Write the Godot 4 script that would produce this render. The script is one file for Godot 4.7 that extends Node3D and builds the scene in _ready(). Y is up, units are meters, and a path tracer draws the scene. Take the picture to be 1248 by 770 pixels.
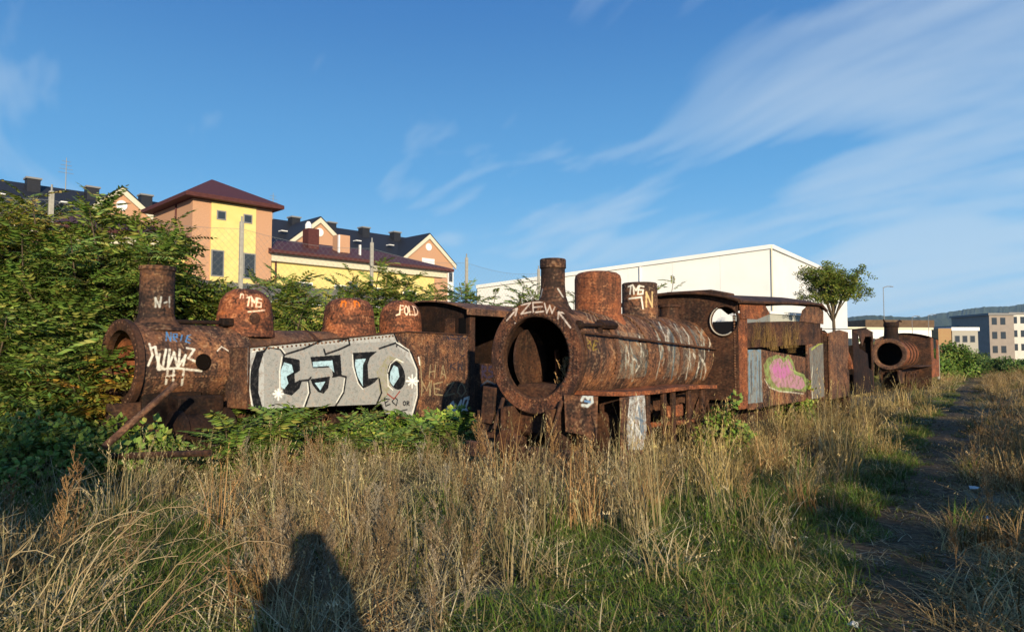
extends Node3D
# ---------------------------------------------------------------- camera numbers
const EYE := Vector3(0, 1.7, 0)
const FOCAL := 860.0
const PITCH := 3.06
const TRACK := 51.8                        # turn of the tracks about y
const P1 := Vector3(-5.73, 0, -10.4)       # front of the tank engine
const P2 := Vector3(0.34, 0, -9.36)        # front of the engine with the open smokebox
var rng := RandomNumberGenerator.new()
var nz := FastNoiseLite.new()
var used := {}
var M := {}
var rust_img: Image
var path_pts: Array[Vector3] = []

# ---------------------------------------------------------------- mesh collector
class MB:
	var v := PackedVector3Array()
	var n := PackedVector3Array()
	var t := PackedVector2Array()
	var c := PackedColorArray()
	var col := Color(1, 1, 1)
	var colored := false
	func tri(a: Vector3, b: Vector3, d: Vector3, na: Vector3, nb: Vector3, nd: Vector3, ua := Vector2.ZERO, ub := Vector2.ZERO, ud := Vector2.ZERO) -> void:
		if (b - a).cross(d - a).dot(na + nb + nd) > 0.0:
			var x := b; b = d; d = x
			x = nb; nb = nd; nd = x
			var y := ub; ub = ud; ud = y
		v.append(a); v.append(b); v.append(d)
		n.append(na); n.append(nb); n.append(nd)
		t.append(ua); t.append(ub); t.append(ud)
		if colored:
			c.append(col); c.append(col); c.append(col)
	func flat(a: Vector3, b: Vector3, d: Vector3, out := Vector3.ZERO) -> void:
		var k := (b - a).cross(d - a).normalized()
		if out != Vector3.ZERO and k.dot(out) < 0: k = -k
		tri(a, b, d, k, k, k)
	func quad(a: Vector3, b: Vector3, d: Vector3, e: Vector3, out := Vector3.ZERO) -> void:
		flat(a, b, d, out); flat(a, d, e, out)
	func box(p: Vector3, s: Vector3, bs := Basis(), ch := 0.0) -> void:
		var h := s / 2
		ch = minf(ch, minf(h.x, minf(h.y, h.z)) * 0.6)
		for ax in 3:
			for sg in [-1.0, 1.0]:
				var nn := Vector3.ZERO; nn[ax] = sg
				var i := (ax + 1) % 3
				var j := (ax + 2) % 3
				var q := []
				for k in [[-1, -1], [1, -1], [1, 1], [-1, 1]]:
					var w := Vector3.ZERO
					w[ax] = sg * h[ax]; w[i] = k[0] * (h[i] - ch); w[j] = k[1] * (h[j] - ch)
					q.append(p + bs * w)
				quad(q[0], q[1], q[2], q[3], bs * nn)
		if ch > 0:
			for ax in 3:
				var i := (ax + 1) % 3
				var j := (ax + 2) % 3
				for si in [-1.0, 1.0]:
					for sj in [-1.0, 1.0]:
						var q := []
						for k in [[-1, 0], [1, 0], [1, 1], [-1, 1]]:
							var w := Vector3.ZERO
							w[ax] = k[0] * (h[ax] - ch)
							w[i] = si * (h[i] - (ch if k[1] == 0 else 0.0)); w[j] = sj * (h[j] - (0.0 if k[1] == 0 else ch))
							q.append(p + bs * w)
						var nn := Vector3.ZERO; nn[i] = si; nn[j] = sj
						quad(q[0], q[1], q[2], q[3], bs * nn)
			for sx in [-1.0, 1.0]:
				for sy in [-1.0, 1.0]:
					for sz in [-1.0, 1.0]:
						var g := Vector3(sx, sy, sz)
						flat(p + bs * (g * (h - Vector3(0, ch, ch))), p + bs * (g * (h - Vector3(ch, 0, ch))), p + bs * (g * (h - Vector3(ch, ch, 0))), bs * g)
	# profile of (radius, height) turned about an axis; outward is to the right of the profile's run when flip is 1
	func lathe(pr: Array, at: Vector3, ax: Vector3, e1: Vector3, e2: Vector3, seg := 32, flip := 1.0, a0 := 0.0, a1 := TAU, h0 := 0.0, h1 := 1.0, dent := 0.0, noise: FastNoiseLite = null) -> void:
		var m := pr.size()
		for k in m - 1:
			var p0: Vector2 = pr[k]
			var p1: Vector2 = pr[k + 1]
			var d := p1 - p0
			if d.length() < 1e-6: continue
			var nf := Vector2(d.y, -d.x).normalized() * flip
			var n0 := nf
			var n1 := nf
			if k > 0:
				var q: Vector2 = p0 - pr[k - 1]
				var f := Vector2(q.y, -q.x).normalized() * flip
				if f.dot(nf) > 0.7: n0 = (f + nf).normalized()
			if k < m - 2:
				var q2: Vector2 = pr[k + 2] - p1
				var f2 := Vector2(q2.y, -q2.x).normalized() * flip
				if f2.dot(nf) > 0.7: n1 = (f2 + nf).normalized()
			for s in seg:
				var aa := a0 + (a1 - a0) * s / seg
				var ab := a0 + (a1 - a0) * (s + 1) / seg
				var ra := e1 * cos(aa) + e2 * sin(aa)
				var rb := e1 * cos(ab) + e2 * sin(ab)
				var pts := []
				for w in [[p0, ra], [p1, ra], [p1, rb], [p0, rb]]:
					var r: float = w[0].x
					var pt: Vector3 = at + ax * w[0].y + w[1] * r
					if dent > 0.0 and r > 0.05:
						pt += w[1] * noise.get_noise_3dv(pt * 110.0) * dent
					pts.append(pt)
				var nn := [ra * n0.x + ax * n0.y, ra * n1.x + ax * n1.y, rb * n1.x + ax * n1.y, rb * n0.x + ax * n0.y]
				if dent > 0.0:
					for w in 4:
						var bp: Vector3 = pts[w]
						var e0 := noise.get_noise_3dv(bp * 110.0)
						var tg := ax.cross(nn[w]).normalized()
						var m0: Vector3 = nn[w]
						for dv in [ax, tg]:
							m0 -= dv * (noise.get_noise_3dv((bp + dv * 0.03) * 110.0) - e0) / 0.03 * dent
						nn[w] = m0.normalized()
				var u0 := (p0.y - h0) / (h1 - h0)
				var u1 := (p1.y - h0) / (h1 - h0)
				var va := aa / TAU
				var vb := ab / TAU
				tri(pts[0], pts[1], pts[2], nn[0], nn[1], nn[2], Vector2(u0, va), Vector2(u1, va), Vector2(u1, vb))
				if p0.x > 1e-5:
					tri(pts[0], pts[2], pts[3], nn[0], nn[2], nn[3], Vector2(u0, va), Vector2(u1, vb), Vector2(u0, vb))
	func tube(ps: Array, r0: float, r1: float, seg := 6) -> void:
		var m := ps.size()
		var rings := []
		for k in m:
			var d: Vector3 = (ps[mini(k + 1, m - 1)] - ps[maxi(k - 1, 0)]).normalized()
			var a := d.cross(Vector3(0.31, 0.1, 0.94) if absf(d.z) < 0.8 else Vector3(1, 0.2, 0)).normalized()
			var b := d.cross(a)
			var r := lerpf(r0, r1, float(k) / (m - 1))
			var ring := []
			for s in seg:
				var w := a * cos(TAU * s / seg) + b * sin(TAU * s / seg)
				ring.append([ps[k] + w * r, w])
			rings.append(ring)
		for k in m - 1:
			for s in seg:
				var q := (s + 1) % seg
				var A: Array = rings[k][s]; var B: Array = rings[k + 1][s]; var C: Array = rings[k + 1][q]; var D: Array = rings[k][q]
				tri(A[0], B[0], C[0], A[1], B[1], C[1]); tri(A[0], C[0], D[0], A[1], C[1], D[1])
		for e in [0, m - 1]:
			var dd: Vector3 = (ps[0] - ps[1]) if e == 0 else (ps[m - 1] - ps[m - 2])
			if (r0 if e == 0 else r1) > 0.004:
				for s in seg: flat(ps[e], rings[e][s][0], rings[e][(s + 1) % seg][0], dd)
	# polygon in the plane (ex, ey) through at, thick along ez
	func prism(poly: PackedVector2Array, at: Vector3, ex: Vector3, ey: Vector3, ez: Vector3, thick: float, uvr := Rect2()) -> void:
		var idx := Geometry2D.triangulate_polygon(poly)
		var hz := ez * thick / 2
		for sg in [-1.0, 1.0]:
			for k in range(0, idx.size(), 3):
				var p := []; var u := []
				for j in 3:
					var q := poly[idx[k + j]]
					p.append(at + ex * q.x + ey * q.y + hz * sg)
					u.append((q - uvr.position) / uvr.size if uvr.size.x > 0 else Vector2.ZERO)
				tri(p[0], p[1], p[2], ez * sg, ez * sg, ez * sg, u[0], u[1], u[2])
		var cw := Geometry2D.is_polygon_clockwise(poly)
		for k in poly.size():
			var a := poly[k]; var b := poly[(k + 1) % poly.size()]
			var e := (b - a).normalized()
			var o2 := Vector2(e.y, -e.x) * (-1.0 if cw else 1.0)
			var out := ex * o2.x + ey * o2.y
			var A := at + ex * a.x + ey * a.y; var B := at + ex * b.x + ey * b.y
			var ua := (a - uvr.position) / uvr.size if uvr.size.x > 0 else Vector2.ZERO
			var ub := (b - uvr.position) / uvr.size if uvr.size.x > 0 else Vector2.ZERO
			tri(A - hz, B - hz, B + hz, out, out, out, ua, ub, ub); tri(A - hz, B + hz, A + hz, out, out, out, ua, ub, ua)
	func mesh() -> ArrayMesh:
		var a := []; a.resize(Mesh.ARRAY_MAX)
		a[Mesh.ARRAY_VERTEX] = v; a[Mesh.ARRAY_NORMAL] = n; a[Mesh.ARRAY_TEX_UV] = t
		if colored: a[Mesh.ARRAY_COLOR] = c
		var m := ArrayMesh.new()
		m.add_surface_from_arrays(Mesh.PRIMITIVE_TRIANGLES, a)
		return m

# ---------------------------------------------------------------- painted sheet: colours laid on a copy of the rust
class Canvas:
	var im: Image
	var u0 := 0.0
	var v0 := 0.0
	var ppm := 150.0
	var nz: FastNoiseLite
	var wear := 0.35
	var proj: Callable                      # photo pixel -> Vector3(u metres, v metres, distance)
	func setup(rust: Image, u_0: float, v_0: float, w: float, h: float, density: float, noise: FastNoiseLite, off := Vector2i.ZERO) -> void:
		u0 = u_0; v0 = v_0; ppm = density; nz = noise
		im = Image.create(maxi(8, int(w * ppm)), maxi(8, int(h * ppm)), false, Image.FORMAT_RGBA8)
		var rs := rust.get_size()
		for y in range(-off.y, im.get_height(), rs.y):
			for x in range(-off.x, im.get_width(), rs.x):
				im.blit_rect(rust, Rect2i(Vector2i.ZERO, rs), Vector2i(x, y))
	func put(x: int, y: int, c: Color, a: float) -> void:
		if x < 0 or y < 0 or x >= im.get_width() or y >= im.get_height(): return
		var w := nz.get_noise_2d(x * 5.0, y * 5.0) * 0.7 + nz.get_noise_2d(x * 19.0 + 300.0, y * 19.0) * 0.5
		a *= clampf(1.15 - wear + w * (0.4 + wear), 0.0, 1.0) * c.a
		im.set_pixel(x, y, im.get_pixel(x, y).lerp(Color(c.r, c.g, c.b), a))
	func seg(a: Vector2, b: Vector2, w: float, c: Color) -> void:
		var r := w / 2 + 1.6
		var lo := Vector2i((a.min(b) - Vector2(r, r)).floor()); var hi := Vector2i((a.max(b) + Vector2(r, r)).ceil())
		lo = lo.max(Vector2i.ZERO); hi = hi.min(im.get_size() - Vector2i.ONE)
		for y in range(lo.y, hi.y + 1):
			for x in range(lo.x, hi.x + 1):
				var p := Vector2(x + 0.5, y + 0.5)
				var d := p.distance_to(Geometry2D.get_closest_point_to_segment(p, a, b))
				var k := clampf((w / 2 + 1.0 - d) / 2.0, 0.0, 1.0)
				if k > 0: put(x, y, c, k)
	func place(q: Vector2) -> Vector3:
		var r: Vector3 = proj.call(q)
		return Vector3((r.x - u0) * ppm, (r.y - v0) * ppm, r.z)
	func line(pts: Array, w: float, c: Color) -> void:
		var last := Vector3(INF, 0, 0)
		for k in pts.size() - 1:
			var L: float = (pts[k + 1] - pts[k]).length()
			var m := maxi(1, int(L / 6.0))
			for j in range(0 if k == 0 else 1, m + 1):
				var p := place(pts[k].lerp(pts[k + 1], float(j) / m))
				if p.z > 0 and last.x != INF and last.z > 0 and absf(p.x - last.x) + absf(p.y - last.y) < 200.0:
					seg(Vector2(last.x, last.y), Vector2(p.x, p.y), maxf(1.2, w * p.z / 860.0 * ppm), c)
				last = p
	func fill(pts: Array, c: Color) -> void:
		var poly := PackedVector2Array()
		for k in pts.size():
			var a: Vector2 = pts[k]; var b: Vector2 = pts[(k + 1) % pts.size()]
			for j in 4:
				var p := place(a.lerp(b, j / 4.0))
				if p.z > 0: poly.append(Vector2(p.x, p.y))
		if poly.size() < 3: return
		var lo := poly[0]; var hi := poly[0]
		for p in poly: lo = lo.min(p); hi = hi.max(p)
		for y in range(maxi(0, int(lo.y)), mini(im.get_height() - 1, int(hi.y)) + 1):
			for x in range(maxi(0, int(lo.x)), mini(im.get_width() - 1, int(hi.x)) + 1):
				if Geometry2D.is_point_in_polygon(Vector2(x + 0.5, y + 0.5), poly): put(x, y, c, 1.0)
	# letters as strokes in a unit square, y down
	const GLYPH := {
		"N": [[0, 1, 0, 0, 0.8, 1, 0.8, 0]], "1": [[0.1, 0.25, 0.4, 0, 0.4, 1]], "-": [[0.1, 0.55, 0.6, 0.5]], "T": [[0, 0.05, 0.9, 0], [0.45, 0, 0.4, 1]],
		"M": [[0, 1, 0.1, 0, 0.45, 0.6, 0.8, 0, 0.9, 1]], "S": [[0.8, 0.05, 0.2, 0.1, 0.1, 0.4, 0.7, 0.55, 0.75, 0.85, 0, 1]], "F": [[0.1, 1, 0.1, 0, 0.8, 0], [0.1, 0.5, 0.6, 0.45]],
		"O": [[0.4, 0, 0.05, 0.3, 0.1, 0.8, 0.45, 1, 0.8, 0.7, 0.75, 0.2, 0.4, 0]], "L": [[0.1, 0, 0.1, 1, 0.8, 0.95]], "D": [[0.1, 0, 0.1, 1, 0.6, 0.9, 0.8, 0.5, 0.6, 0.1, 0.1, 0]],
		"Z": [[0.05, 0.1, 0.85, 0, 0, 1, 0.85, 0.9]], "E": [[0.8, 0, 0.1, 0.05, 0.1, 1, 0.85, 0.95], [0.1, 0.5, 0.7, 0.48]], "W": [[0, 0, 0.2, 1, 0.45, 0.25, 0.7, 1, 0.9, 0]],
		"H": [[0.05, 0, 0.05, 1], [0.75, 0, 0.75, 1], [0.05, 0.5, 0.75, 0.5]], "A": [[0, 1, 0.4, 0, 0.8, 1], [0.15, 0.65, 0.65, 0.65]], "K": [[0.1, 0, 0.1, 1], [0.75, 0, 0.1, 0.55, 0.8, 1]],
		"U": [[0.05, 0, 0.05, 0.8, 0.4, 1, 0.75, 0.8, 0.75, 0]], "I": [[0.3, 0, 0.3, 1]], "R": [[0.1, 1, 0.1, 0, 0.7, 0.1, 0.7, 0.4, 0.1, 0.5, 0.8, 1]], "n": [[0.1, 1, 0.1, 0.2, 0.1, 0.5, 0.45, 0.2, 0.75, 0.4, 0.75, 1]], ".": [[0.3, 0.5, 0.4, 0.5]],
		"B": [[0.1, 0, 0.1, 1, 0.6, 0.95, 0.75, 0.7, 0.1, 0.5, 0.6, 0.4, 0.65, 0.1, 0.1, 0]], "e": [[0.1, 0.5, 0.75, 0.45, 0.5, 0.15, 0.1, 0.4, 0.15, 0.9, 0.75, 0.9]]}
	func word(s: String, at: Vector2, size: Vector2, step: float, w: float, c: Color, tilt := 0.0, jag := 0.0) -> void:
		for k in s.length():
			if not GLYPH.has(s[k]): continue
			for st in GLYPH[s[k]]:
				var pts := []
				for j in range(0, st.size(), 2):
					var q := Vector2(st[j] * size.x + k * step, st[j + 1] * size.y)
					q += Vector2(sin(j * 2.1 + k), cos(j * 1.7 + k * 3.0)) * jag
					pts.append(at + q.rotated(tilt))
				line(pts, w, c)
	func mat(rough := 0.8) -> StandardMaterial3D:
		var m := StandardMaterial3D.new()
		m.albedo_texture = ImageTexture.create_from_image(im); m.roughness = rough; m.metallic_specular = 0.3
		return m

# ---------------------------------------------------------------- helpers
func ray(px: float, py: float) -> Vector3:
	return Basis(Vector3.RIGHT, deg_to_rad(PITCH)) * Vector3((px - 624.0) / FOCAL, -(py - 385.0) / FOCAL, -1.0)
func ground_px(px: float, py: float, h := 0.0) -> Vector3:
	var d := ray(px, py)
	return EYE + d * ((h - EYE.y) / d.y)
func at_depth(px: float, py: float, depth: float) -> Vector3:
	var d := ray(px, py)
	return EYE + d * (depth / -d.z)
func to_px(p: Vector3) -> Vector2:
	var q := Basis(Vector3.RIGHT, deg_to_rad(-PITCH)) * (p - EYE)
	if q.z > -0.05: return Vector2(-9999, 9999)
	return Vector2(624.0 + q.x / -q.z * FOCAL, 385.0 - q.y / -q.z * FOCAL)
func numbered(s: String) -> String:
	if not used.has(s):
		used[s] = 0
		return s
	used[s] += 1
	return "%s_%03d" % [s, used[s]]
func obj(called: String, mb: MB, m: Material, parent: Node = null) -> MeshInstance3D:
	var o := MeshInstance3D.new()
	o.mesh = mb.mesh(); o.material_override = m
	if parent == null:
		o.name = numbered(called); add_child(o)
	else:
		o.name = called; parent.add_child(o, true)
	return o
func tag(o: Node, label: String, category: String, group := "", kind := "") -> void:
	if label: o.set_meta("label", label)
	if category: o.set_meta("category", category)
	if group: o.set_meta("group", group)
	if kind: o.set_meta("kind", kind)
func thing(called: String, label: String, category: String, p: Vector3, turn := 0.0, group := "") -> Node3D:
	var o := Node3D.new()
	o.name = numbered(called); add_child(o); o.position = p; o.rotation_degrees.y = turn
	tag(o, label, category, group)
	return o
func setting(called: String, mb: MB, m: Material) -> MeshInstance3D:
	var o := obj(called, mb, m)
	o.set_meta("kind", "structure")
	return o
func lin(r: float, g: float, b: float) -> Color:
	return Color(r, g, b).linear_to_srgb()
func plain(c: Color, rough := 0.8, spec := 0.4) -> StandardMaterial3D:
	var m := StandardMaterial3D.new()
	m.albedo_color = c; m.roughness = rough; m.metallic_specular = spec
	return m
func noise_tex(size: int, freq: float, seed_: int, ramp: Array, octaves := 5) -> NoiseTexture2D:
	var t := NoiseTexture2D.new()
	var f := FastNoiseLite.new()
	f.seed = seed_; f.frequency = freq; f.fractal_octaves = octaves; f.noise_type = FastNoiseLite.TYPE_SIMPLEX_SMOOTH
	t.noise = f; t.width = size; t.height = size; t.seamless = true; t.seamless_blend_skirt = 0.3
	var g := Gradient.new()
	g.offsets = PackedFloat32Array(); g.colors = PackedColorArray()
	var offs := PackedFloat32Array(); var cols := PackedColorArray()
	for r in ramp: offs.append(r[0]); cols.append(r[1])
	g.offsets = offs; g.colors = cols
	t.color_ramp = g
	return t
func worn(size_m: float, seed_: int, ramp: Array, rough := 0.85, freq := 0.012) -> StandardMaterial3D:
	var m := plain(Color.WHITE, rough, 0.3)
	m.albedo_texture = noise_tex(512, freq, seed_, ramp)
	m.uv1_triplanar = true; m.uv1_world_triplanar = true
	m.uv1_scale = Vector3.ONE / size_m
	return m
func gy(x: float, z: float) -> float:
	var d := Vector3(x, 0, z) - P1
	var s := d.x * 0.618 - d.z * 0.786
	var nn := d.x * 0.786 + d.z * 0.618
	var bank := smoothstep(-1.7, -3.7, nn) * 1.45 * smoothstep(26.0, 14.0, s)
	var near := smoothstep(120.0, 60.0, Vector2(x, z).length())
	return bank + nz.get_noise_2d(x * 14.0, z * 14.0) * 0.07 * near + nz.get_noise_2d(x * 60.0, z * 60.0) * 0.025 * near
func path_off(x: float, z: float) -> float:            # metres to the right of the path's middle
	var best := 1e9
	var side := 0.0
	for k in path_pts.size() - 1:
		var a := Vector2(path_pts[k].x, path_pts[k].z); var b := Vector2(path_pts[k + 1].x, path_pts[k + 1].z)
		var p := Vector2(x, z)
		var q := Geometry2D.get_closest_point_to_segment(p, a, b)
		var d := p.distance_to(q)
		if d < best:
			best = d
			side = 1.0 if (b - a).cross(p - q) > 0 else -1.0
	return best * side
func multi(called: String, mesh: Mesh, m: Material, xs: Array, cols: Array, parent: Node = null) -> MultiMeshInstance3D:
	var mm := MultiMesh.new()
	mm.transform_format = MultiMesh.TRANSFORM_3D
	mm.use_colors = cols.size() > 0
	mm.mesh = mesh; mm.instance_count = xs.size()
	for k in xs.size():
		mm.set_instance_transform(k, xs[k])
		if cols.size() > 0: mm.set_instance_color(k, cols[k])
	var o := MultiMeshInstance3D.new()
	o.multimesh = mm; o.material_override = m
	if parent == null:
		o.name = numbered(called); add_child(o)
	else:
		o.name = called; parent.add_child(o, true)
	return o
func rnd(a: float, b: float) -> float:
	return rng.randf_range(a, b)

# ================================================================ BUILD
func _ready() -> void:
	rng.seed = 20
	nz.seed = 5; nz.frequency = 0.01; nz.noise_type = FastNoiseLite.TYPE_SIMPLEX_SMOOTH; nz.fractal_octaves = 3
	camera_and_light()
	materials()
	ground()
	background()
	tank_engine()
	open_engine()
	far_engines()
	fence()
	shrubs()
	grasses()
	shade_casters()
	person()

func camera_and_light() -> void:
	var cam := Camera3D.new()
	cam.name = "camera"; cam.position = EYE; cam.rotation_degrees.x = PITCH
	cam.fov = rad_to_deg(2.0 * atan(385.0 / FOCAL)); cam.near = 0.05; cam.far = 9000.0
	add_child(cam); cam.current = true
	var sun := DirectionalLight3D.new()
	sun.name = "sun"; add_child(sun)
	sun.look_at_from_position(Vector3.ZERO, ray(395, 648), Vector3.UP)
	sun.light_energy = 1.6; sun.light_color = Color(1.0, 0.92, 0.78); sun.light_angular_distance = 0.6; sun.shadow_enabled = true
	var env := Environment.new()
	env.background_mode = Environment.BG_SKY
	env.tonemap_mode = Environment.TONE_MAPPER_LINEAR
	env.tonemap_exposure = 1.3
	env.fog_enabled = true; env.fog_density = 0.00008; env.fog_light_color = Color(0.70, 0.82, 0.95)
	env.sdfgi_enabled = true; env.ssao_enabled = true; env.ssil_enabled = true
	var sky := Sky.new()
	var pm := PanoramaSkyMaterial.new()
	pm.panorama = ImageTexture.create_from_image(sky_image())
	sky.sky_material = pm; env.sky = sky
	env.background_energy_multiplier = 1.0
	var we := WorldEnvironment.new()
	we.name = "environment"; we.environment = env; add_child(we)

func sky_image() -> Image:
	var W := 2048
	var H := 1024
	var im := Image.create(W, H, false, Image.FORMAT_RGBF)
	var f := FastNoiseLite.new(); f.seed = 11; f.frequency = 0.35; f.fractal_octaves = 5; f.noise_type = FastNoiseLite.TYPE_SIMPLEX_SMOOTH
	var g := FastNoiseLite.new(); g.seed = 45; g.frequency = 0.11; g.fractal_octaves = 2; g.noise_type = FastNoiseLite.TYPE_SIMPLEX_SMOOTH
	var top := Color(0.042, 0.158, 0.41); var mid := Color(0.115, 0.345, 0.63); var low := Color(0.28, 0.52, 0.72)
	var wisp := ray(45, 70).normalized()
	for y in H:
		var el := PI / 2 - PI * (y + 0.5) / H
		var e := maxf(sin(el), 0.0)
		var base := low.lerp(mid, smoothstep(0.0, 0.26, e)).lerp(top, smoothstep(0.14, 0.52, e))
		var ce := cos(el)
		if el < -0.02:
			im.fill_rect(Rect2i(0, y, W, 1), Color(0.10, 0.09, 0.07))
			continue
		for x in W:
			var az := TAU * (x + 0.5) / W               # 0 = -z, a quarter turn = +x
			var d := Vector3(sin(az) * ce, e, -cos(az) * ce)
			var k := 1.0 / (e + 0.16)
			var q := Vector2(d.x * k, d.z * k)
			var along := q.dot(Vector2(-0.5, -0.866)); var across := q.dot(Vector2(0.866, -0.5))
			var warp := g.get_noise_2d(q.x * 5.0 + 9.0, q.y * 5.0)
			var n1 := f.get_noise_2d(along * 1.1 + warp * 1.2, across * 5.6 + warp * 1.1)
			var n2 := f.get_noise_2d(along * 3.4 + 40.0 + warp * 2.0, across * 17.0 + warp * 2.5)
			var mass := g.get_noise_2d(q.x * 6.0 - 3.0, q.y * 6.0 + 1.0) * 0.9 + 0.42 * clampf(q.x, -1.0, 1.4) - 0.12
			mass += 0.42 * exp(-pow(d.angle_to(wisp) / 0.11, 2.0))
			var cl := clampf(n1 * 0.75 + n2 * 0.6 + mass * 0.9 + 0.08, 0.0, 1.0)
			cl = cl * (1.5 - 0.5 * cl) * 0.44
			cl = minf(cl + 0.12 * smoothstep(0.2, 0.0, e), 0.8)
			im.set_pixel(x, y, base.lerp(Color(0.50, 0.59, 0.67), cl))
	return im

func materials() -> void:
	# rust: dark scale, brown, orange bloom, pale scratches
	var S := 640
	var a := FastNoiseLite.new(); a.seed = 1; a.frequency = 0.010; a.fractal_octaves = 4; a.noise_type = FastNoiseLite.TYPE_SIMPLEX_SMOOTH
	var b := FastNoiseLite.new(); b.seed = 2; b.frequency = 0.035; b.fractal_octaves = 4; b.noise_type = FastNoiseLite.TYPE_SIMPLEX_SMOOTH
	var c := FastNoiseLite.new(); c.seed = 3; c.frequency = 0.12; c.fractal_octaves = 3; c.noise_type = FastNoiseLite.TYPE_SIMPLEX_SMOOTH
	var A := a.get_seamless_image(S, S); var B := b.get_seamless_image(S, S); var C := c.get_seamless_image(S, S)
	A.convert(Image.FORMAT_L8); B.convert(Image.FORMAT_L8); C.convert(Image.FORMAT_L8)
	var da := A.get_data(); var db := B.get_data(); var dc := C.get_data()
	var out := PackedByteArray(); out.resize(S * S * 4)
	for y in S:
		for x in S:
			var i := y * S + x
			var fa := da[i] / 255.0; var fb := db[i] / 255.0; var fc := dc[i] / 255.0
			var st := db[(y / 6 % S) * S + (x * 2) % S] / 255.0       # runs of rust down the plate
			var orange := clampf((fa * 0.5 + fb * 0.5 + st * 0.4 - 0.74) * 4.0, 0.0, 1.0)
			var dark := clampf((0.52 - fa * 0.5 - fc * 0.25 + (st - 0.5) * 0.4 - fb * 0.12) * 4.0, 0.0, 1.0)
			var col := Color(0.43, 0.30, 0.228).lerp(Color(0.57, 0.38, 0.25), orange).lerp(Color(0.245, 0.19, 0.168), dark)
			var g := 0.78 + fc * 0.44
			col = Color(col.r * g, col.g * g, col.b * g)
			if fb > 0.62 and fc > 0.55: col = col.lerp(Color(0.62, 0.54, 0.43), 0.45)
			elif fb < 0.3 and fc < 0.45: col = col.lerp(Color(0.11, 0.095, 0.09), 0.6)
			out[i * 4] = int(clampf(col.r, 0, 1) * 255); out[i * 4 + 1] = int(clampf(col.g, 0, 1) * 255); out[i * 4 + 2] = int(clampf(col.b, 0, 1) * 255); out[i * 4 + 3] = 255
	rust_img = Image.create_from_data(S, S, false, Image.FORMAT_RGBA8, out)
	var rust_t := ImageTexture.create_from_image(rust_img)
	var bump_t := ImageTexture.create_from_image(B)
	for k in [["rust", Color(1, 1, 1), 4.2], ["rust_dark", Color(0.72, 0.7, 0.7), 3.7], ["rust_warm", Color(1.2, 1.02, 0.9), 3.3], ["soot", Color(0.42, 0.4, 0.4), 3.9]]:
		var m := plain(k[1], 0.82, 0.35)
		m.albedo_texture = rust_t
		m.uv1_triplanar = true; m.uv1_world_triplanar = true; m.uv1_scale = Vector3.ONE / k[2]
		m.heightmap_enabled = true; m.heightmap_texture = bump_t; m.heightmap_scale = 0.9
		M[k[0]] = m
	M.earth = worn(3.1, 31, [[0.0, lin(0.05, 0.04, 0.028)], [0.45, lin(0.11, 0.085, 0.055)], [0.7, lin(0.17, 0.135, 0.085)], [1.0, lin(0.10, 0.10, 0.045)]], 0.95, 0.02)
	M.dirt = worn(1.7, 32, [[0.0, lin(0.04, 0.025, 0.013)], [0.5, lin(0.085, 0.055, 0.03)], [0.75, lin(0.125, 0.083, 0.046)], [1.0, lin(0.20, 0.14, 0.085)]], 0.95, 0.03)
	M.brick = worn(2.3, 33, [[0.0, lin(0.42, 0.235, 0.14)], [0.5, lin(0.50, 0.29, 0.18)], [1.0, lin(0.56, 0.34, 0.22)]], 0.9, 0.05)
	M.yellow = worn(6.0, 34, [[0.0, lin(0.66, 0.53, 0.19)], [0.5, lin(0.72, 0.58, 0.22)], [1.0, lin(0.76, 0.63, 0.27)]], 0.9, 0.02)
	M.maroon = worn(3.0, 35, [[0.0, lin(0.055, 0.02, 0.02)], [0.5, lin(0.09, 0.03, 0.028)], [1.0, lin(0.12, 0.045, 0.04)]], 0.6, 0.03)
	M.slate = worn(3.0, 36, [[0.0, lin(0.012, 0.014, 0.02)], [0.5, lin(0.022, 0.025, 0.034)], [1.0, lin(0.035, 0.038, 0.05)]], 0.6, 0.04)
	M.white = worn(9.0, 37, [[0.0, lin(0.72, 0.73, 0.72)], [0.5, lin(0.78, 0.79, 0.785)], [1.0, lin(0.82, 0.825, 0.82)]], 0.7, 0.01)
	M.cream = plain(lin(0.62, 0.58, 0.45), 0.8)
	M.concrete = worn(1.2, 38, [[0.0, lin(0.28, 0.27, 0.24)], [1.0, lin(0.45, 0.43, 0.38)]], 0.9, 0.03)
	M.glass = plain(lin(0.03, 0.035, 0.04), 0.08, 0.6)
	M.glazing = worn(4.0, 39, [[0.0, lin(0.05, 0.065, 0.08)], [1.0, lin(0.12, 0.14, 0.16)]], 0.35, 0.03)
	M.wire = plain(lin(0.25, 0.26, 0.26), 0.5)
	M.grey = plain(lin(0.22, 0.22, 0.22), 0.8)
	M.bark = worn(0.7, 40, [[0.0, lin(0.06, 0.045, 0.03)], [1.0, lin(0.17, 0.13, 0.09)]], 0.9, 0.04)
	var lf := plain(Color.WHITE, 0.55, 0.35)
	lf.vertex_color_use_as_albedo = true; lf.backlight = Color(0.5, 0.55, 0.25)
	M.leaf = lf
	var st := plain(Color.WHITE, 0.75, 0.25)
	st.vertex_color_use_as_albedo = true; st.backlight = Color(0.3, 0.28, 0.2)
	M.straw = st

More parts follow.
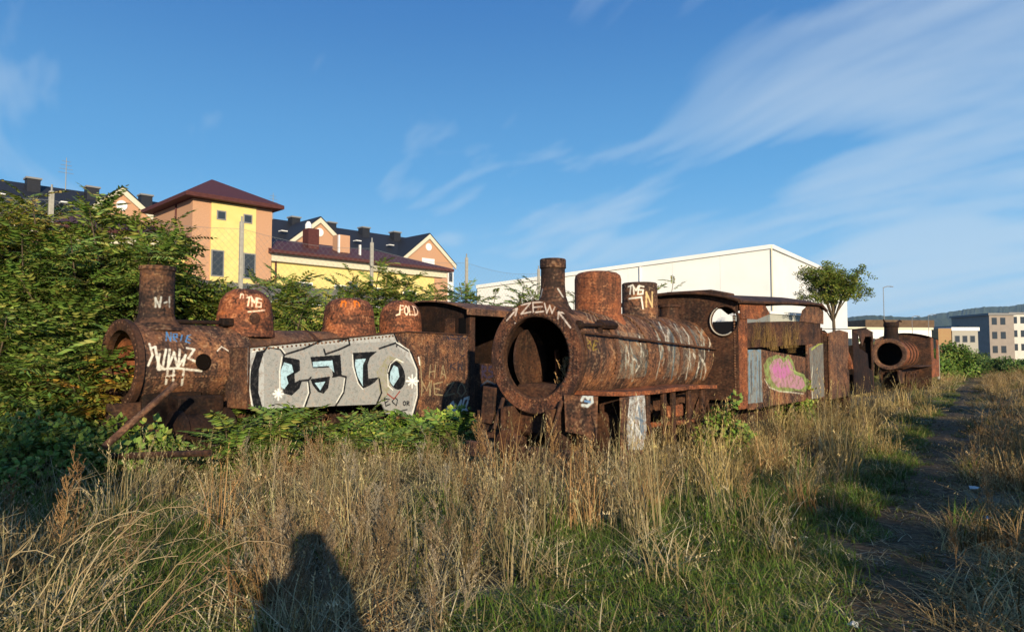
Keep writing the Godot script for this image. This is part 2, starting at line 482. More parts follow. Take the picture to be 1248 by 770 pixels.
# ---------------------------------------------------------------- ground
func ground() -> void:
	for q in [[1075, 900], [1082, 770], [1112, 640], [1135, 575], [1160, 515], [1180, 475], [1192, 455], [1200, 444]]:
		path_pts.append(ground_px(q[0], q[1]))
	var d0 := (path_pts[0] - path_pts[1]).normalized()
	path_pts.push_front(path_pts[0] + d0 * 8.0)
	var xs: Array[float] = [-4000.0, -1800.0, -800.0, -350.0, -150.0, -80.0, -55.0]
	var x := -40.0
	while x < 50.0:
		xs.append(x); x += 0.5
	xs.append_array([50.0, 60.0, 75.0, 100.0, 180.0, 400.0, 900.0, 2000.0, 4000.0])
	var zs: Array[float] = [3000.0, 900.0, 250.0, 80.0, 30.0]
	var z := 14.0
	while z > -60.0:
		zs.append(z); z -= 0.5
	zs.append_array([-60.0, -75.0, -100.0, -150.0, -300.0, -700.0, -1500.0, -3000.0, -5000.0])
	var mb := MB.new()
	var hts := []
	for i in xs.size():
		var r := PackedFloat32Array()
		for j in zs.size(): r.append(gy(xs[i], zs[j]))
		hts.append(r)
	for i in xs.size() - 1:
		for j in zs.size() - 1:
			var p := []; var nn := []
			for k in [[0, 0], [1, 0], [1, 1], [0, 1]]:
				var ii: int = i + k[0]; var jj: int = j + k[1]
				p.append(Vector3(xs[ii], hts[ii][jj], zs[jj]))
				var e := 0.4
				nn.append(Vector3.UP)
			var g := Vector3(-(p[1].y - p[0].y) / (xs[i + 1] - xs[i]), 1, -(p[3].y - p[0].y) / (zs[j + 1] - zs[j])).normalized()
			mb.tri(p[0], p[1], p[2], g, g, g); mb.tri(p[0], p[2], p[3], g, g, g)
	setting("ground", mb, M.earth)
	# the trodden path: a sheet with ragged edges a little above the soil
	var pm := MB.new()
	var rows := []
	for k in path_pts.size() - 1:
		var a := path_pts[k]; var b := path_pts[k + 1]
		var m := maxi(1, int(a.distance_to(b) / 0.35))
		for j in m:
			var c := a.lerp(b, float(j) / m)
			var s := (b - a).normalized().cross(Vector3.UP)
			var w := 0.42
			var row := []
			for q in 9:
				var f := q / 4.0 - 1.0
				var hw: float = w + nz.get_noise_2d(c.x * 90.0 + (50.0 if f > 0 else 0.0), c.z * 90.0) * 0.3
				var p := c + s * f * hw
				p.y = gy(p.x, p.z) + 0.03 - absf(f) * 0.022 - 0.03 * (1.0 - absf(absf(f) - 0.5) * 2.0) * 0.3
				row.append(p)
			rows.append(row)
	for k in rows.size() - 1:
		for q in 8: pm.quad(rows[k][q], rows[k + 1][q], rows[k + 1][q + 1], rows[k][q + 1], Vector3.UP)
	setting("path", pm, M.dirt)
	# stones on the path
	var sm := MB.new()
	sm.lathe([Vector2(0, -0.5), Vector2(0.8, -0.25), Vector2(1.0, 0.1), Vector2(0.6, 0.45), Vector2(0, 0.55)], Vector3.ZERO, Vector3.UP, Vector3.RIGHT, Vector3.BACK, 6)
	var tx := []; var cl := []
	for k in 2600:
		var i := rng.randi_range(0, rows.size() - 1)
		var p: Vector3 = rows[i][rng.randi_range(0, 8)] + Vector3(rnd(-0.15, 0.15), 0, rnd(-0.2, 0.2))
		var r := rnd(0.006, 0.02) * (2.0 if rng.randf() < 0.04 else 1.0)
		tx.append(Transform3D(Basis(Vector3.UP, rnd(0, TAU)).scaled(Vector3(r, r * 0.7, r * rnd(0.7, 1.2))), p))
		var g := rnd(0.06, 0.26)
		cl.append(Color(g, g * 0.92, g * 0.8))
	var pv := plain(Color.WHITE, 0.9); pv.vertex_color_use_as_albedo = true
	sm.colored = true
	for k in sm.v.size(): sm.c.append(Color.WHITE)
	var st := multi("gravel", sm.mesh(), pv, tx, cl)
	tag(st, "small loose stones scattered along the trodden dirt path", "gravel", "", "stuff")

# ---------------------------------------------------------------- engines: shared pieces (local x along the track, z towards the path)
func local_ray(o: Node3D, q: Vector2) -> Array:
	var inv := o.transform.affine_inverse()
	return [inv * EYE, inv.basis * ray(q.x, q.y)]
func hit_side(o: Node3D, zz: float, q: Vector2) -> Vector3:
	var r := local_ray(o, q)
	var t: float = (zz - r[0].z) / r[1].z
	var p: Vector3 = r[0] + r[1] * t
	return Vector3(p.x, p.y, t)
func hit_front(o: Node3D, xx: float, q: Vector2) -> Vector3:
	var r := local_ray(o, q)
	var t: float = (xx - r[0].x) / r[1].x
	var p: Vector3 = r[0] + r[1] * t
	return Vector3(p.z, p.y, t)
func hit_barrel(o: Node3D, yc: float, rad: float, q: Vector2) -> Vector3:       # (x, arc length, t)
	var r := local_ray(o, q)
	var O := Vector2(r[0].y - yc, r[0].z); var D := Vector2(r[1].y, r[1].z)
	var A := D.dot(D); var B := O.dot(D); var C := O.dot(O) - rad * rad
	var disc := B * B - A * C
	if disc < 0: return Vector3(0, 0, -1)
	var t := (-B - sqrt(disc)) / A
	var p: Vector3 = r[0] + r[1] * t
	return Vector3(p.x, fposmod(atan2(p.z, p.y - yc), TAU) * rad, t)
func hit_drum(o: Node3D, c: Vector3, rad: float, q: Vector2) -> Vector3:          # (height, arc length, t)
	var r := local_ray(o, q)
	var O := Vector2(r[0].x - c.x, r[0].z - c.z); var D := Vector2(r[1].x, r[1].z)
	var A := D.dot(D); var B := O.dot(D); var C := O.dot(O) - rad * rad
	var disc := B * B - A * C
	if disc < 0: return Vector3(0, 0, -1)
	var t := (-B - sqrt(disc)) / A
	var p: Vector3 = r[0] + r[1] * t
	return Vector3(p.y - c.y, fposmod(atan2(p.z - c.z, p.x - c.x), TAU) * rad, t)
const X := Vector3(1, 0, 0)
const Y := Vector3(0, 1, 0)
const Z := Vector3(0, 0, 1)
func V(a: Array) -> Array:
	var o := []
	for k in range(0, a.size(), 2): o.append(Vector2(a[k], a[k + 1]))
	return o
func PV(a: Array) -> PackedVector2Array:
	return PackedVector2Array(V(a))
# crop coordinates -> photo pixels
func C(a: Array, ox: float, oy: float, k: float) -> Array:
	var o := []
	for i in range(0, a.size(), 2): o.append(Vector2(ox + a[i] / k, oy + a[i + 1] / k))
	return o
func wheelset(o: Node3D, s: float, r: float, gauge := 1.0) -> void:
	for sg in [-1.0, 1.0]:
		var mb := MB.new()
		mb.lathe([Vector2(r - 0.09, -0.06), Vector2(r, -0.06), Vector2(r, 0.05), Vector2(r + 0.025, 0.07), Vector2(r - 0.09, 0.07), Vector2(r - 0.09, -0.06)], Vector3(s, r, sg * gauge / 2), Z * -sg, X, Y, 28)
		mb.lathe([Vector2(0.0, -0.1), Vector2(0.12, -0.1), Vector2(0.12, 0.08), Vector2(0.0, 0.08)], Vector3(s, r, sg * gauge / 2), Z * -sg, X, Y, 12)
		for k in 10:
			var d := X * cos(TAU * k / 10) + Y * sin(TAU * k / 10)
			mb.tube([Vector3(s, r, sg * gauge / 2) + d * 0.1, Vector3(s, r, sg * gauge / 2) + d * (r - 0.07)], 0.03, 0.022, 6)
		obj("wheel", mb, M.rust_dark, o)
	var ax := MB.new()
	ax.tube([Vector3(s, r, -gauge / 2), Vector3(s, r, gauge / 2)], 0.06, 0.06, 8)
	obj("axle", ax, M.rust_dark, o)
func frame_plates(o: Node3D, x0: float, x1: float) -> void:
	for sg in [-1.0, 1.0]:
		var mb := MB.new()
		var poly := PV([x0, 0.55, x0 + 0.3, 0.42, x0 + 1.0, 0.42, x0 + 1.3, 0.3, x1 - 0.8, 0.3, x1 - 0.4, 0.45, x1, 0.5, x1, 1.02, x0, 1.0])
		mb.prism(poly, Vector3(0, 0, sg * 0.36), X, Y, Z, 0.05)
		obj("frame_plate", mb, M.rust_dark, o)
func span(r: float, x0: float, x1: float, step := 0.14) -> Array:
	var p := []
	var n := maxi(1, int((x1 - x0) / step))
	for k in n + 1: p.append(Vector2(r, lerpf(x0, x1, float(k) / n)))
	return p
func rivets(o: Node3D, pts: Array, r: float, m: Material) -> void:
	var mb := MB.new()
	for p in pts: mb.lathe([Vector2(r, 0), Vector2(r * 0.8, r * 0.5), Vector2(0, r * 0.75)], p[0], p[1], p[1].cross(Vector3(0.3, 0.5, 0.81)).normalized(), p[1].cross(p[1].cross(Vector3(0.3, 0.5, 0.81)).normalized()).normalized(), 6)
	var k := obj("rivets", mb, m, o)
	k.set_meta("kind", "stuff")
func arch(w: float, h: float, rise: float, n := 10) -> PackedVector2Array:       # cab front outline from (−w,0) over a bowed top
	var p := PackedVector2Array()
	p.append(Vector2(-w, 0))
	for k in n + 1:
		var a := -1.0 + 2.0 * k / n
		p.append(Vector2(a * w, h + rise * (1.0 - a * a)))
	p.append(Vector2(w, 0))
	return p

func tank_engine() -> void:
	var o := thing("steam_locomotive", "rusted tank engine with silver lettering along its side tank, bushes against its smokebox", "locomotive", P1, TRACK, "derelict steam engines standing on the sidings")
	var yc := 1.55
	var R := 0.61
	# smokebox and boiler
	var cv := Canvas.new()
	cv.setup(rust_img, 0.0, 0.0, 1.75, TAU * R, 150.0, nz)
	cv.proj = func(q): return hit_barrel(o, yc, R, q)
	cv.wear = 0.25
	var wh := Color(0.86, 0.85, 0.80)
	var k3 := func(a): return C(a, 110, 310, 2.852)
	for st in [[205, 310, 215, 350, 200, 385], [225, 330, 235, 380, 250, 395, 262, 330], [240, 345, 232, 395], [275, 330, 268, 395, 290, 340, 300, 385], [310, 330, 305, 390, 330, 350, 322, 385], [335, 325, 360, 330, 340, 360, 372, 375], [235, 400, 300, 395, 385, 405], [268, 405, 262, 450], [290, 402, 288, 440], [265, 425, 292, 420], [325, 400, 318, 455], [210, 325, 225, 320, 240, 400]]:
		cv.line(k3.call(st), 3.0, wh)
	cv.word("NRIE", Vector2(203, 405), Vector2(6, 9), 8.0, 1.7, Color(0.30, 0.50, 0.72), 0.12, 0.8)
	cv.line(k3.call([440, 335, 455, 320, 480, 335]), 1.6, wh)
	var mb := MB.new()
	mb.lathe(span(R, 0.0, 1.75), Vector3(0, yc, 0), X, Y, Z, 48, -1.0, 0, TAU, 0.0, 1.75, 0.02, nz)
	var sb := obj("smokebox", mb, cv.mat(), o)
	mb = MB.new()   # inside of the open smokebox
	mb.lathe([Vector2(R - 0.03, 0.02), Vector2(R - 0.03, 1.2), Vector2(0.0, 1.2)], Vector3(0, yc, 0), X, Y, Z, 40, 1.0)
	obj("smokebox_lining", mb, M.rust_warm, sb)
	mb = MB.new()
	mb.lathe([Vector2(0.50, 0.05), Vector2(0.50, -0.05), Vector2(0.56, -0.075), Vector2(0.66, -0.06), Vector2(0.665, 0.02), Vector2(0.61, 0.05)], Vector3(0, yc, 0), X, Y, Z, 48, -1.0, 0, TAU, 0, 1, 0.01, nz)
	obj("front_ring", mb, M.rust_dark, o)
	mb = MB.new()
	mb.lathe(span(R - 0.05, 1.7, 6.4, 0.25), Vector3(0, yc, 0), X, Y, Z, 44, -1.0, 0, TAU, 0, 1, 0.02, nz)
	obj("boiler_barrel", mb, M.rust, o)
	for s in [1.75, 3.1, 4.7]:
		mb = MB.new()
		mb.lathe([Vector2(R - 0.06, -0.035), Vector2(R - 0.03, -0.035), Vector2(R - 0.03, 0.035), Vector2(R - 0.06, 0.035)], Vector3(s, yc, 0), X, Y, Z, 44, -1.0)
		obj("boiler_band", mb, M.rust_dark, o)
	# round hole in the smokebox side: black disc painted as its shaded depth, with a lip
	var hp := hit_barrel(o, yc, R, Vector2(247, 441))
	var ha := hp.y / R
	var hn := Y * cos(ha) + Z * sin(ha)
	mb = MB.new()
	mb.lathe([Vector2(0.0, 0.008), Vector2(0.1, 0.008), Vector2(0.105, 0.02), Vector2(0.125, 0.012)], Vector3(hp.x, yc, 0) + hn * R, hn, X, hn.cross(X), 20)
	obj("hole_shade_disc", mb, plain(lin(0.008, 0.006, 0.005), 0.95, 0.1), o)
	# chimney
	var cc := Vector3(0.47, yc + R - 0.06, 0)
	cv = Canvas.new(); cv.setup(rust_img, 0.0, 0.0, 1.0, TAU * 0.245, 130.0, nz, Vector2i(200, 120))
	cv.proj = func(q): return hit_drum(o, cc, 0.245, q)
	cv.wear = 0.25
	cv.line(V([189, 374, 189, 363, 194, 374, 196, 362]), 2.3, wh); cv.line(V([200, 369, 203, 368]), 2.2, wh); cv.line(V([206, 374, 206, 362]), 2.3, wh)
	mb = MB.new()
	mb.lathe([Vector2(0.42, -0.05), Vector2(0.34, 0.04), Vector2(0.27, 0.12), Vector2(0.245, 0.22), Vector2(0.245, 0.86), Vector2(0.262, 0.87), Vector2(0.262, 0.93), Vector2(0.225, 0.935), Vector2(0.215, 0.5), Vector2(0.0, 0.48)], cc, Y, X, Z, 32, 1.0, 0, TAU, 0.0, 1.0, 0.006, nz)
	var cm := cv.mat(); cm.albedo_color = Color(0.8, 0.82, 0.84)
	obj("chimney", mb, cm, o)
	# domes
	var domes := [
		[1.95, [0.50, -0.10, 0.46, 0.05, 0.45, 0.3, 0.435, 0.34, 0.43, 0.40, 0.40, 0.52, 0.32, 0.63, 0.2, 0.70, 0.0, 0.72], 0.43, "sand_dome"],
		[4.15, [0.56, -0.10, 0.52, 0.02, 0.50, 0.12, 0.485, 0.2, 0.47, 0.42, 0.44, 0.54, 0.37, 0.63, 0.24, 0.68, 0.0, 0.70], 0.47, "steam_dome"],
		[5.5, [0.46, -0.10, 0.44, 0.05, 0.435, 0.3, 0.42, 0.45, 0.37, 0.58, 0.26, 0.68, 0.13, 0.73, 0.0, 0.74], 0.43, "sand_dome"]]
	for k in 3:
		var D: Array = domes[k]
		var dc := Vector3(D[0], yc + R - 0.08, 0)
		cv = Canvas.new(); cv.setup(rust_img, 0.0, 0.0, 0.9, TAU * D[2], 130.0, nz, Vector2i(100 * k, 300))
		var rr: float = D[2]
		cv.proj = func(q): return hit_drum(o, dc, rr, q)
		cv.wear = 0.28
		if k == 0:
			cv.word("n.", Vector2(291, 356), Vector2(6, 7), 8.0, 1.5, wh); cv.word("TMS", Vector2(301, 361), Vector2(7, 12), 6.5, 2.1, wh, 0.12, 0.8); cv.line(V([302, 380, 322, 378]), 2.0, wh)
		elif k == 1: cv.word("nn", Vector2(414, 365), Vector2(9, 8), 18.0, 2.0, Color(0.75, 0.45, 0.15))
		else: cv.word("FOLD", Vector2(487, 372), Vector2(6.5, 11), 6.2, 1.8, wh, 0.05, 0.2); cv.line(V([483, 384, 486, 383]), 2, wh)
		mb = MB.new()
		mb.lathe(V(D[1]), dc, Y, X, Z, 32, 1.0, 0, TAU, 0.0, 0.9, 0.012, nz)
		var mt := cv.mat(); mt.albedo_color = Color(1.15, 1.0, 0.92)
		obj(D[3], mb, mt, o)
	mb = MB.new()
	mb.lathe([Vector2(0.0, 0.03), Vector2(0.05, 0.03), Vector2(0.09, 0.02), Vector2(0.1, 0.0)], Vector3(1.86, yc + R + 0.12, 0.44), Z, X, Y, 14)
	obj("dome_cover", mb, M.rust_dark, o)
	# side tanks with a falling top; the near one painted
	var zt := 1.15
	var poly := PV([1.33, 0.86, 1.33, 1.80, 4.6, 2.11, 6.4, 2.08, 6.4, 0.46, 4.15, 0.50, 4.0, 0.79])
	cv = Canvas.new(); cv.setup(rust_img, 1.2, 0.4, 5.4, 1.8, 170.0, nz, Vector2i(60, 200))
	cv.proj = func(q): return hit_side(o, zt, q)
	paint_tank(cv)
	mb = MB.new()
	mb.prism(poly, Vector3(0, 0, zt - 0.012), X, Y, Z, 0.024, Rect2(1.2, 0.4, 5.4, 1.8))
	var tank_m := cv.mat(0.6)
	obj("side_tank", mb, tank_m, o)
	mb = MB.new()
	mb.quad(Vector3(1.33, 1.795, zt - 0.02), Vector3(6.4, 2.09, zt - 0.02), Vector3(6.4, 2.09, 0.5), Vector3(1.33, 1.795, 0.5), Y)
	mb.quad(Vector3(1.335, 0.86, zt - 0.02), Vector3(1.335, 1.79, zt - 0.02), Vector3(1.335, 1.79, 0.5), Vector3(1.335, 0.86, 0.5), -X)
	mb.quad(Vector3(1.33, 0.87, zt - 0.02), Vector3(4.0, 0.8, zt - 0.02), Vector3(4.0, 0.8, 0.5), Vector3(1.33, 0.87, 0.5), -Y)
	mb.quad(Vector3(4.1, 0.52, zt - 0.02), Vector3(6.4, 0.48, zt - 0.02), Vector3(6.4, 0.48, 0.5), Vector3(4.1, 0.52, 0.5), -Y)
	obj("tank_casing", mb, M.rust, o)
	mb = MB.new()
	mb.prism(poly, Vector3(0, 0, -zt + 0.3), X, Y, Z, 0.55)
	obj("side_tank", mb, M.rust_dark, o)
	mb = MB.new()     # angle iron along the tank's upper edge
	mb.tube([Vector3(1.33, 1.80, zt + 0.012), Vector3(4.6, 2.115, zt + 0.012), Vector3(6.38, 2.085, zt + 0.012)], 0.016, 0.016, 6)
	mb.tube([Vector3(1.33, 0.88, zt + 0.01), Vector3(1.33, 1.8, zt + 0.01)], 0.014, 0.014, 6)
	obj("edge_strip", mb, M.rust_dark, o)
	# cab: front sheet with a window, posts, roof, back sheet
	var cf := MB.new()
	var sheet := arch(1.15, 2.62, 0.2)
	cf.prism(sheet, Vector3(6.36, 0.0, 0), Z, Y, X, 0.03)
	var hole := PackedVector2Array()
	for k in 16: hole.append(Vector2(0.72 + 0.2 * cos(TAU * k / 16), 2.3 + 0.2 * sin(TAU * k / 16)))
	obj("cab_front", cf, M.soot, o)
	mb = MB.new()
	mb.box(Vector3(6.335, 2.28, 0.62), Vector3(0.012, 0.34, 0.3), Basis(), 0.004)
	obj("window_cover", mb, M.rust_dark, o)
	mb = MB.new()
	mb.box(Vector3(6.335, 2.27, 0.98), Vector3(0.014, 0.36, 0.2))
	obj("window", mb, plain(lin(0.006, 0.006, 0.007), 0.9, 0.1), o)  # near-black slab paints the shade inside the open window
	mb = MB.new()
	var n := 12
	for k in n:
		var a := -1.0 + 2.0 * k / n; var b := -1.0 + 2.0 * (k + 1) / n
		var pa := Vector3(0, 2.63 + 0.22 * (1 - a * a), a * 1.28); var pb := Vector3(0, 2.63 + 0.22 * (1 - b * b), b * 1.28)
		mb.quad(pa + X * 6.15, pb + X * 6.15, pb + X * 9.0, pa + X * 9.0, Y)
		mb.quad(pa + X * 6.15 - Y * 0.03, pb + X * 6.15 - Y * 0.03, pb + X * 9.0 - Y * 0.03, pa + X * 9.0 - Y * 0.03, -Y)
		mb.quad(pa + X * 6.15, pb + X * 6.15, pb + X * 6.15 - Y * 0.03, pa + X * 6.15 - Y * 0.03, -X)
		mb.quad(pa + X * 9.0, pb + X * 9.0, pb + X * 9.0 - Y * 0.03, pa + X * 9.0 - Y * 0.03, X)
	for sg in [-1.0, 1.0]: mb.box(Vector3(7.575, 2.565, sg * 1.27), Vector3(2.84, 0.14, 0.03), Basis(), 0.01)
	obj("cab_roof", mb, M.rust, o)
	for s in [6.46, 8.75]:
		for sg in [-1.0, 1.0]:
			mb = MB.new()
			mb.box(Vector3(s, 1.55, sg * 1.14), Vector3(0.16, 2.1, 0.05), Basis(), 0.01)
			obj("cab_post", mb, M.rust_dark, o)
	mb = MB.new(); mb.prism(sheet, Vector3(8.8, 0, 0), Z, Y, X, 0.03); obj("cab_back", mb, M.soot, o)
	cv = Canvas.new(); cv.setup(rust_img, 6.5, 0.4, 2.3, 1.2, 130.0, nz, Vector2i(140, 340))
	cv.proj = func(q): return hit_side(o, 1.145, q)
	cv.wear = 0.3
	cv.word("n", Vector2(594, 479), Vector2(9, 10), 9.0, 2.6, Color(0.82, 0.82, 0.78)); cv.word("RS", Vector2(587, 446), Vector2(7, 14), 8.0, 3.0, Color(0.34, 0.30, 0.42)); cv.line(V([586, 470, 594, 464, 606, 470]), 2.6, Color(0.4, 0.46, 0.55))
	mb = MB.new(); mb.prism(PV([6.5, 0.42, 6.5, 1.5, 8.7, 1.45, 8.7, 0.42]), Vector3(0, 0, 1.13), X, Y, Z, 0.03, Rect2(6.5, 0.4, 2.3, 1.2))
	var csm := cv.mat(); csm.albedo_color = Color(0.6, 0.6, 0.62)
	obj("cab_side", mb, csm, o)
	# running gear
	frame_plates(o, -0.35, 8.5)
	for s in [2.0, 3.4, 4.8]: wheelset(o, s, 0.5)
	mb = MB.new()
	mb.lathe([Vector2(0.0, 0.0), Vector2(0.3, 0.0), Vector2(0.34, 0.03), Vector2(0.34, 0.1), Vector2(0.29, 0.12), Vector2(0.29, 0.72), Vector2(0.34, 0.74), Vector2(0.34, 0.82), Vector2(0.0, 0.84)], Vector3(0.35, 0.55, 0.82), X, Y, Z, 26, -1.0)
	mb.box(Vector3(0.75, 0.85, 0.72), Vector3(0.7, 0.45, 0.36), Basis(), 0.03)
	cv = Canvas.new(); cv.setup(rust_img, 0, 0, 1, 1, 60.0, nz)
	obj("steam_cylinder", mb, M.soot, o)
	mb = MB.new(); mb.box(Vector3(0.55, 0.9, 0), Vector3(0.9, 0.5, 0.9), Basis(), 0.04); obj("saddle", mb, M.soot, o)
	mb = MB.new(); mb.box(Vector3(-0.4, 0.62, 0), Vector3(0.08, 0.3, 2.1), Basis(), 0.012); obj("buffer_beam", mb, M.rust_dark, o)
	mb = MB.new()      # bar leaning from the smokebox to the ground, and the one lying under it
	mb.tube([hit_px_front(o, 214, 468, -0.1), hit_px_front(o, 126, 545, -1.0)], 0.045, 0.045, 8)
	obj("leaning_bar", mb, M.rust, o)
	mb = MB.new(); mb.tube([hit_px_front(o, 125, 556, -0.8), hit_px_front(o, 255, 552, -0.3)], 0.04, 0.04, 8); obj("step_bar", mb, M.rust_dark, o)
	var sp := hit_side(o, 1.17, Vector2(262, 545))
	cv = Canvas.new(); cv.setup(rust_img, sp.x - 0.3, sp.y - 0.3, 0.6, 0.6, 150.0, nz, Vector2i(40, 40))
	cv.proj = func(q): return hit_side(o, 1.17, q)
	cv.wear = 0.2
	cv.word("W", Vector2(253, 534), Vector2(17, 15), 12.0, 2.2, Color(0.66, 0.66, 0.64)); cv.line(V([253, 551, 270, 552]), 1.6, Color(0.6, 0.6, 0.58))
	mb = MB.new(); mb.prism(PV([sp.x - 0.26, sp.y - 0.2, sp.x - 0.28, sp.y + 0.28, sp.x + 0.27, sp.y + 0.25, sp.x + 0.24, sp.y - 0.24]), Vector3(0, 0, 1.155), X, Y, Z, 0.03, Rect2(sp.x - 0.3, sp.y - 0.3, 0.6, 0.6))
	var sm := cv.mat(); sm.albedo_color = Color(0.5, 0.5, 0.5)
	obj("step_plate", mb, sm, o)
	mb = MB.new()
	mb.tube([Vector3(0.55, yc + R + 0.03, 0.12), Vector3(1.5, yc + R + 0.04, 0.2)], 0.035, 0.035, 8)
	mb.box(Vector3(0.55, yc + R + 0.06, 0.12), Vector3(0.16, 0.18, 0.2), Basis(), 0.02); mb.box(Vector3(1.5, yc + R + 0.05, 0.2), Vector3(0.2, 0.13, 0.16), Basis(), 0.02)
	obj("hand_rail", mb, M.soot, o)
	var rv := []
	for k in 40:
		var a := TAU * k / 40
		rv.append([Vector3(-0.067, yc, 0) + (Y * cos(a) + Z * sin(a)) * 0.61, -X])
	for k in 30: rv.append([Vector3(0.1 + k * 0.055, yc + R * cos(1.9), R * sin(1.9)), Y * cos(1.9) + Z * sin(1.9)])
	for k in 60: rv.append([Vector3(1.42 + k * 0.083, 1.76 + minf(k * 0.083, 3.2) * 0.0945 - maxf(0, k * 0.083 - 3.2) * 0.017, zt + 0.001), Z])
	rivets(o, rv, 0.02, M.rust)
func hit_px_front(o: Node3D, px: float, py: float, xx: float) -> Vector3:
	var h := hit_front(o, xx, Vector2(px, py))
	return Vector3(xx, h.y, h.x)

func paint_tank(cv: Canvas) -> void:
	var S := Color(0.70, 0.71, 0.71); var K := Color(0.09, 0.095, 0.11); var B := Color(0.70, 0.83, 0.89); var W := Color(0.90, 0.90, 0.87)
	var f := func(a): return C(a, 290, 330, 3.5)
	cv.wear = 0.2
	cv.fill(f.call([40, 325, 100, 322, 350, 290, 520, 276, 662, 262, 682, 300, 740, 350, 772, 430, 765, 540, 745, 622, 602, 612, 592, 572, 410, 582, 90, 600, 55, 572, 42, 450]), S)
	# spray clouds in the silver
	cv.wear = 0.75
	cv.fill(f.call([110, 340, 300, 320, 660, 300, 760, 420, 740, 600, 300, 575, 110, 580]), Color(0.52, 0.525, 0.52))
	cv.fill(f.call([590, 430, 640, 360, 700, 380, 640, 520, 610, 560]), Color(0.58, 0.56, 0.44))
	cv.wear = 0.16
	cv.fill(f.call([78, 345, 112, 338, 88, 420, 86, 520, 106, 592, 66, 582, 50, 500, 53, 420]), K)
	cv.fill(f.call([192, 368, 228, 372, 262, 380, 264, 425, 240, 440, 242, 482, 272, 470, 262, 500, 228, 532, 193, 522, 180, 430]), K)
	cv.fill(f.call([196, 390, 228, 400, 236, 432, 206, 450, 214, 480, 196, 505, 182, 495, 181, 425]), B)
	cv.fill(f.call([308, 368, 436, 358, 442, 446, 404, 452, 400, 412, 318, 414]), K)
	cv.fill(f.call([318, 388, 402, 382, 410, 434, 384, 406, 318, 410]), B)
	cv.fill(f.call([308, 462, 392, 450, 384, 500, 364, 524, 340, 516, 318, 488]), K)
	cv.fill(f.call([326, 478, 372, 472, 350, 510]), B)
	cv.fill(f.call([488, 350, 592, 344, 562, 370, 552, 400, 556, 460, 602, 454, 582, 476, 556, 492, 530, 502, 508, 472, 494, 400]), K)
	cv.fill(f.call([500, 378, 546, 374, 532, 402, 532, 492, 510, 452, 498, 402]), B)
	var ring := []
	for k in 20: ring.append_array([675 + 37 * cos(TAU * k / 20) + 8 * sin(TAU * k / 20), 445 + 62 * sin(TAU * k / 20)])
	cv.fill(f.call(ring), K)
	cv.fill(f.call([650, 430, 664, 402, 682, 412, 688, 452, 662, 492, 646, 472]), B)
	for st in [[300, 475, 306, 520, 285, 582], [460, 455, 450, 520, 415, 578], [602, 462, 612, 520, 586, 580, 592, 608], [200, 357, 280, 332, 362, 295], [366, 335, 372, 356, 430, 336, 476, 315, 470, 288, 425, 300], [602, 332, 672, 308, 740, 350, 768, 420, 770, 540, 747, 622], [664, 264, 682, 308, 676, 322], [110, 345, 124, 324, 180, 334, 196, 358, 192, 380], [80, 602, 250, 590, 400, 582, 592, 574], [240, 482, 262, 470, 300, 466, 310, 455], [404, 452, 430, 446, 460, 452], [592, 610, 745, 622]]:
		cv.line(f.call(st), 2.2, K)
	for st in [[186, 368, 176, 430, 178, 522], [296, 478, 300, 520, 278, 578], [454, 460, 446, 515, 420, 560], [488, 358, 490, 410, 512, 480, 532, 504], [640, 430, 650, 398, 676, 376, 704, 390], [52, 420, 44, 470, 58, 575], [122, 320, 182, 330, 200, 352], [676, 306, 728, 338, 760, 420, 764, 530, 742, 612], [638, 440, 640, 490, 660, 508], [60, 345, 100, 332]]:
		cv.line(f.call(st), 1.6, W)
	for st in [[150, 525, 192, 525], [171, 505, 171, 550], [158, 512, 184, 538], [184, 512, 158, 538], [718, 470, 768, 470], [743, 445, 743, 498], [728, 455, 758, 486], [758, 455, 728, 486], [770, 370, 776, 400]]:
		cv.line(f.call(st), 2.4, Color(0.97, 0.97, 0.95))
	cv.word("EO", Vector2(468, 486), Vector2(8, 8), 10.0, 1.2, K, -0.05, 1.0); cv.word("OR", Vector2(491, 489), Vector2(4, 5), 4.5, 1.1, K); cv.line(V([464, 498, 480, 503, 496, 499]), 1.2, K)
	cv.line(V([472, 480, 480, 486, 487, 477]), 1.4, Color(0.55, 0.2, 0.15))
	cv.wear = 0.25
	var s2 := Color(0.62, 0.56, 0.43)
	cv.word("HA", Vector2(524, 444), Vector2(9, 17), 13.0, 1.6, s2, 0.05, 0.8); cv.line(V([512, 436, 514, 470]), 1.8, s2); cv.line(V([526, 464, 524, 482]), 1.5, s2)
	cv.word("MEZO", Vector2(514, 466), Vector2(12, 15), 14.5, 1.7, s2, 0.02, 1.0)
	cv.wear = 0.15
	for st in [[545, 497, 552, 490, 556, 500, 562, 488, 560, 502], [562, 500, 566, 486, 572, 484, 567, 498], [546, 500, 570, 499]]: cv.line(V(st), 3.2, W)
	cv.wear = 0.3
	cv.word("NEBO", Vector2(541, 405), Vector2(7, 8), 7.5, 1.7, Color(0.16, 0.17, 0.24), 0.0, 0.8)
	cv.word("KW", Vector2(549, 442), Vector2(7, 8), 8.5, 1.7, Color(0.15, 0.15, 0.2), 0.0, 0.8)
	cv.word("U", Vector2(560, 425), Vector2(9, 9), 9.0, 1.4, Color(0.2, 0.17, 0.2))

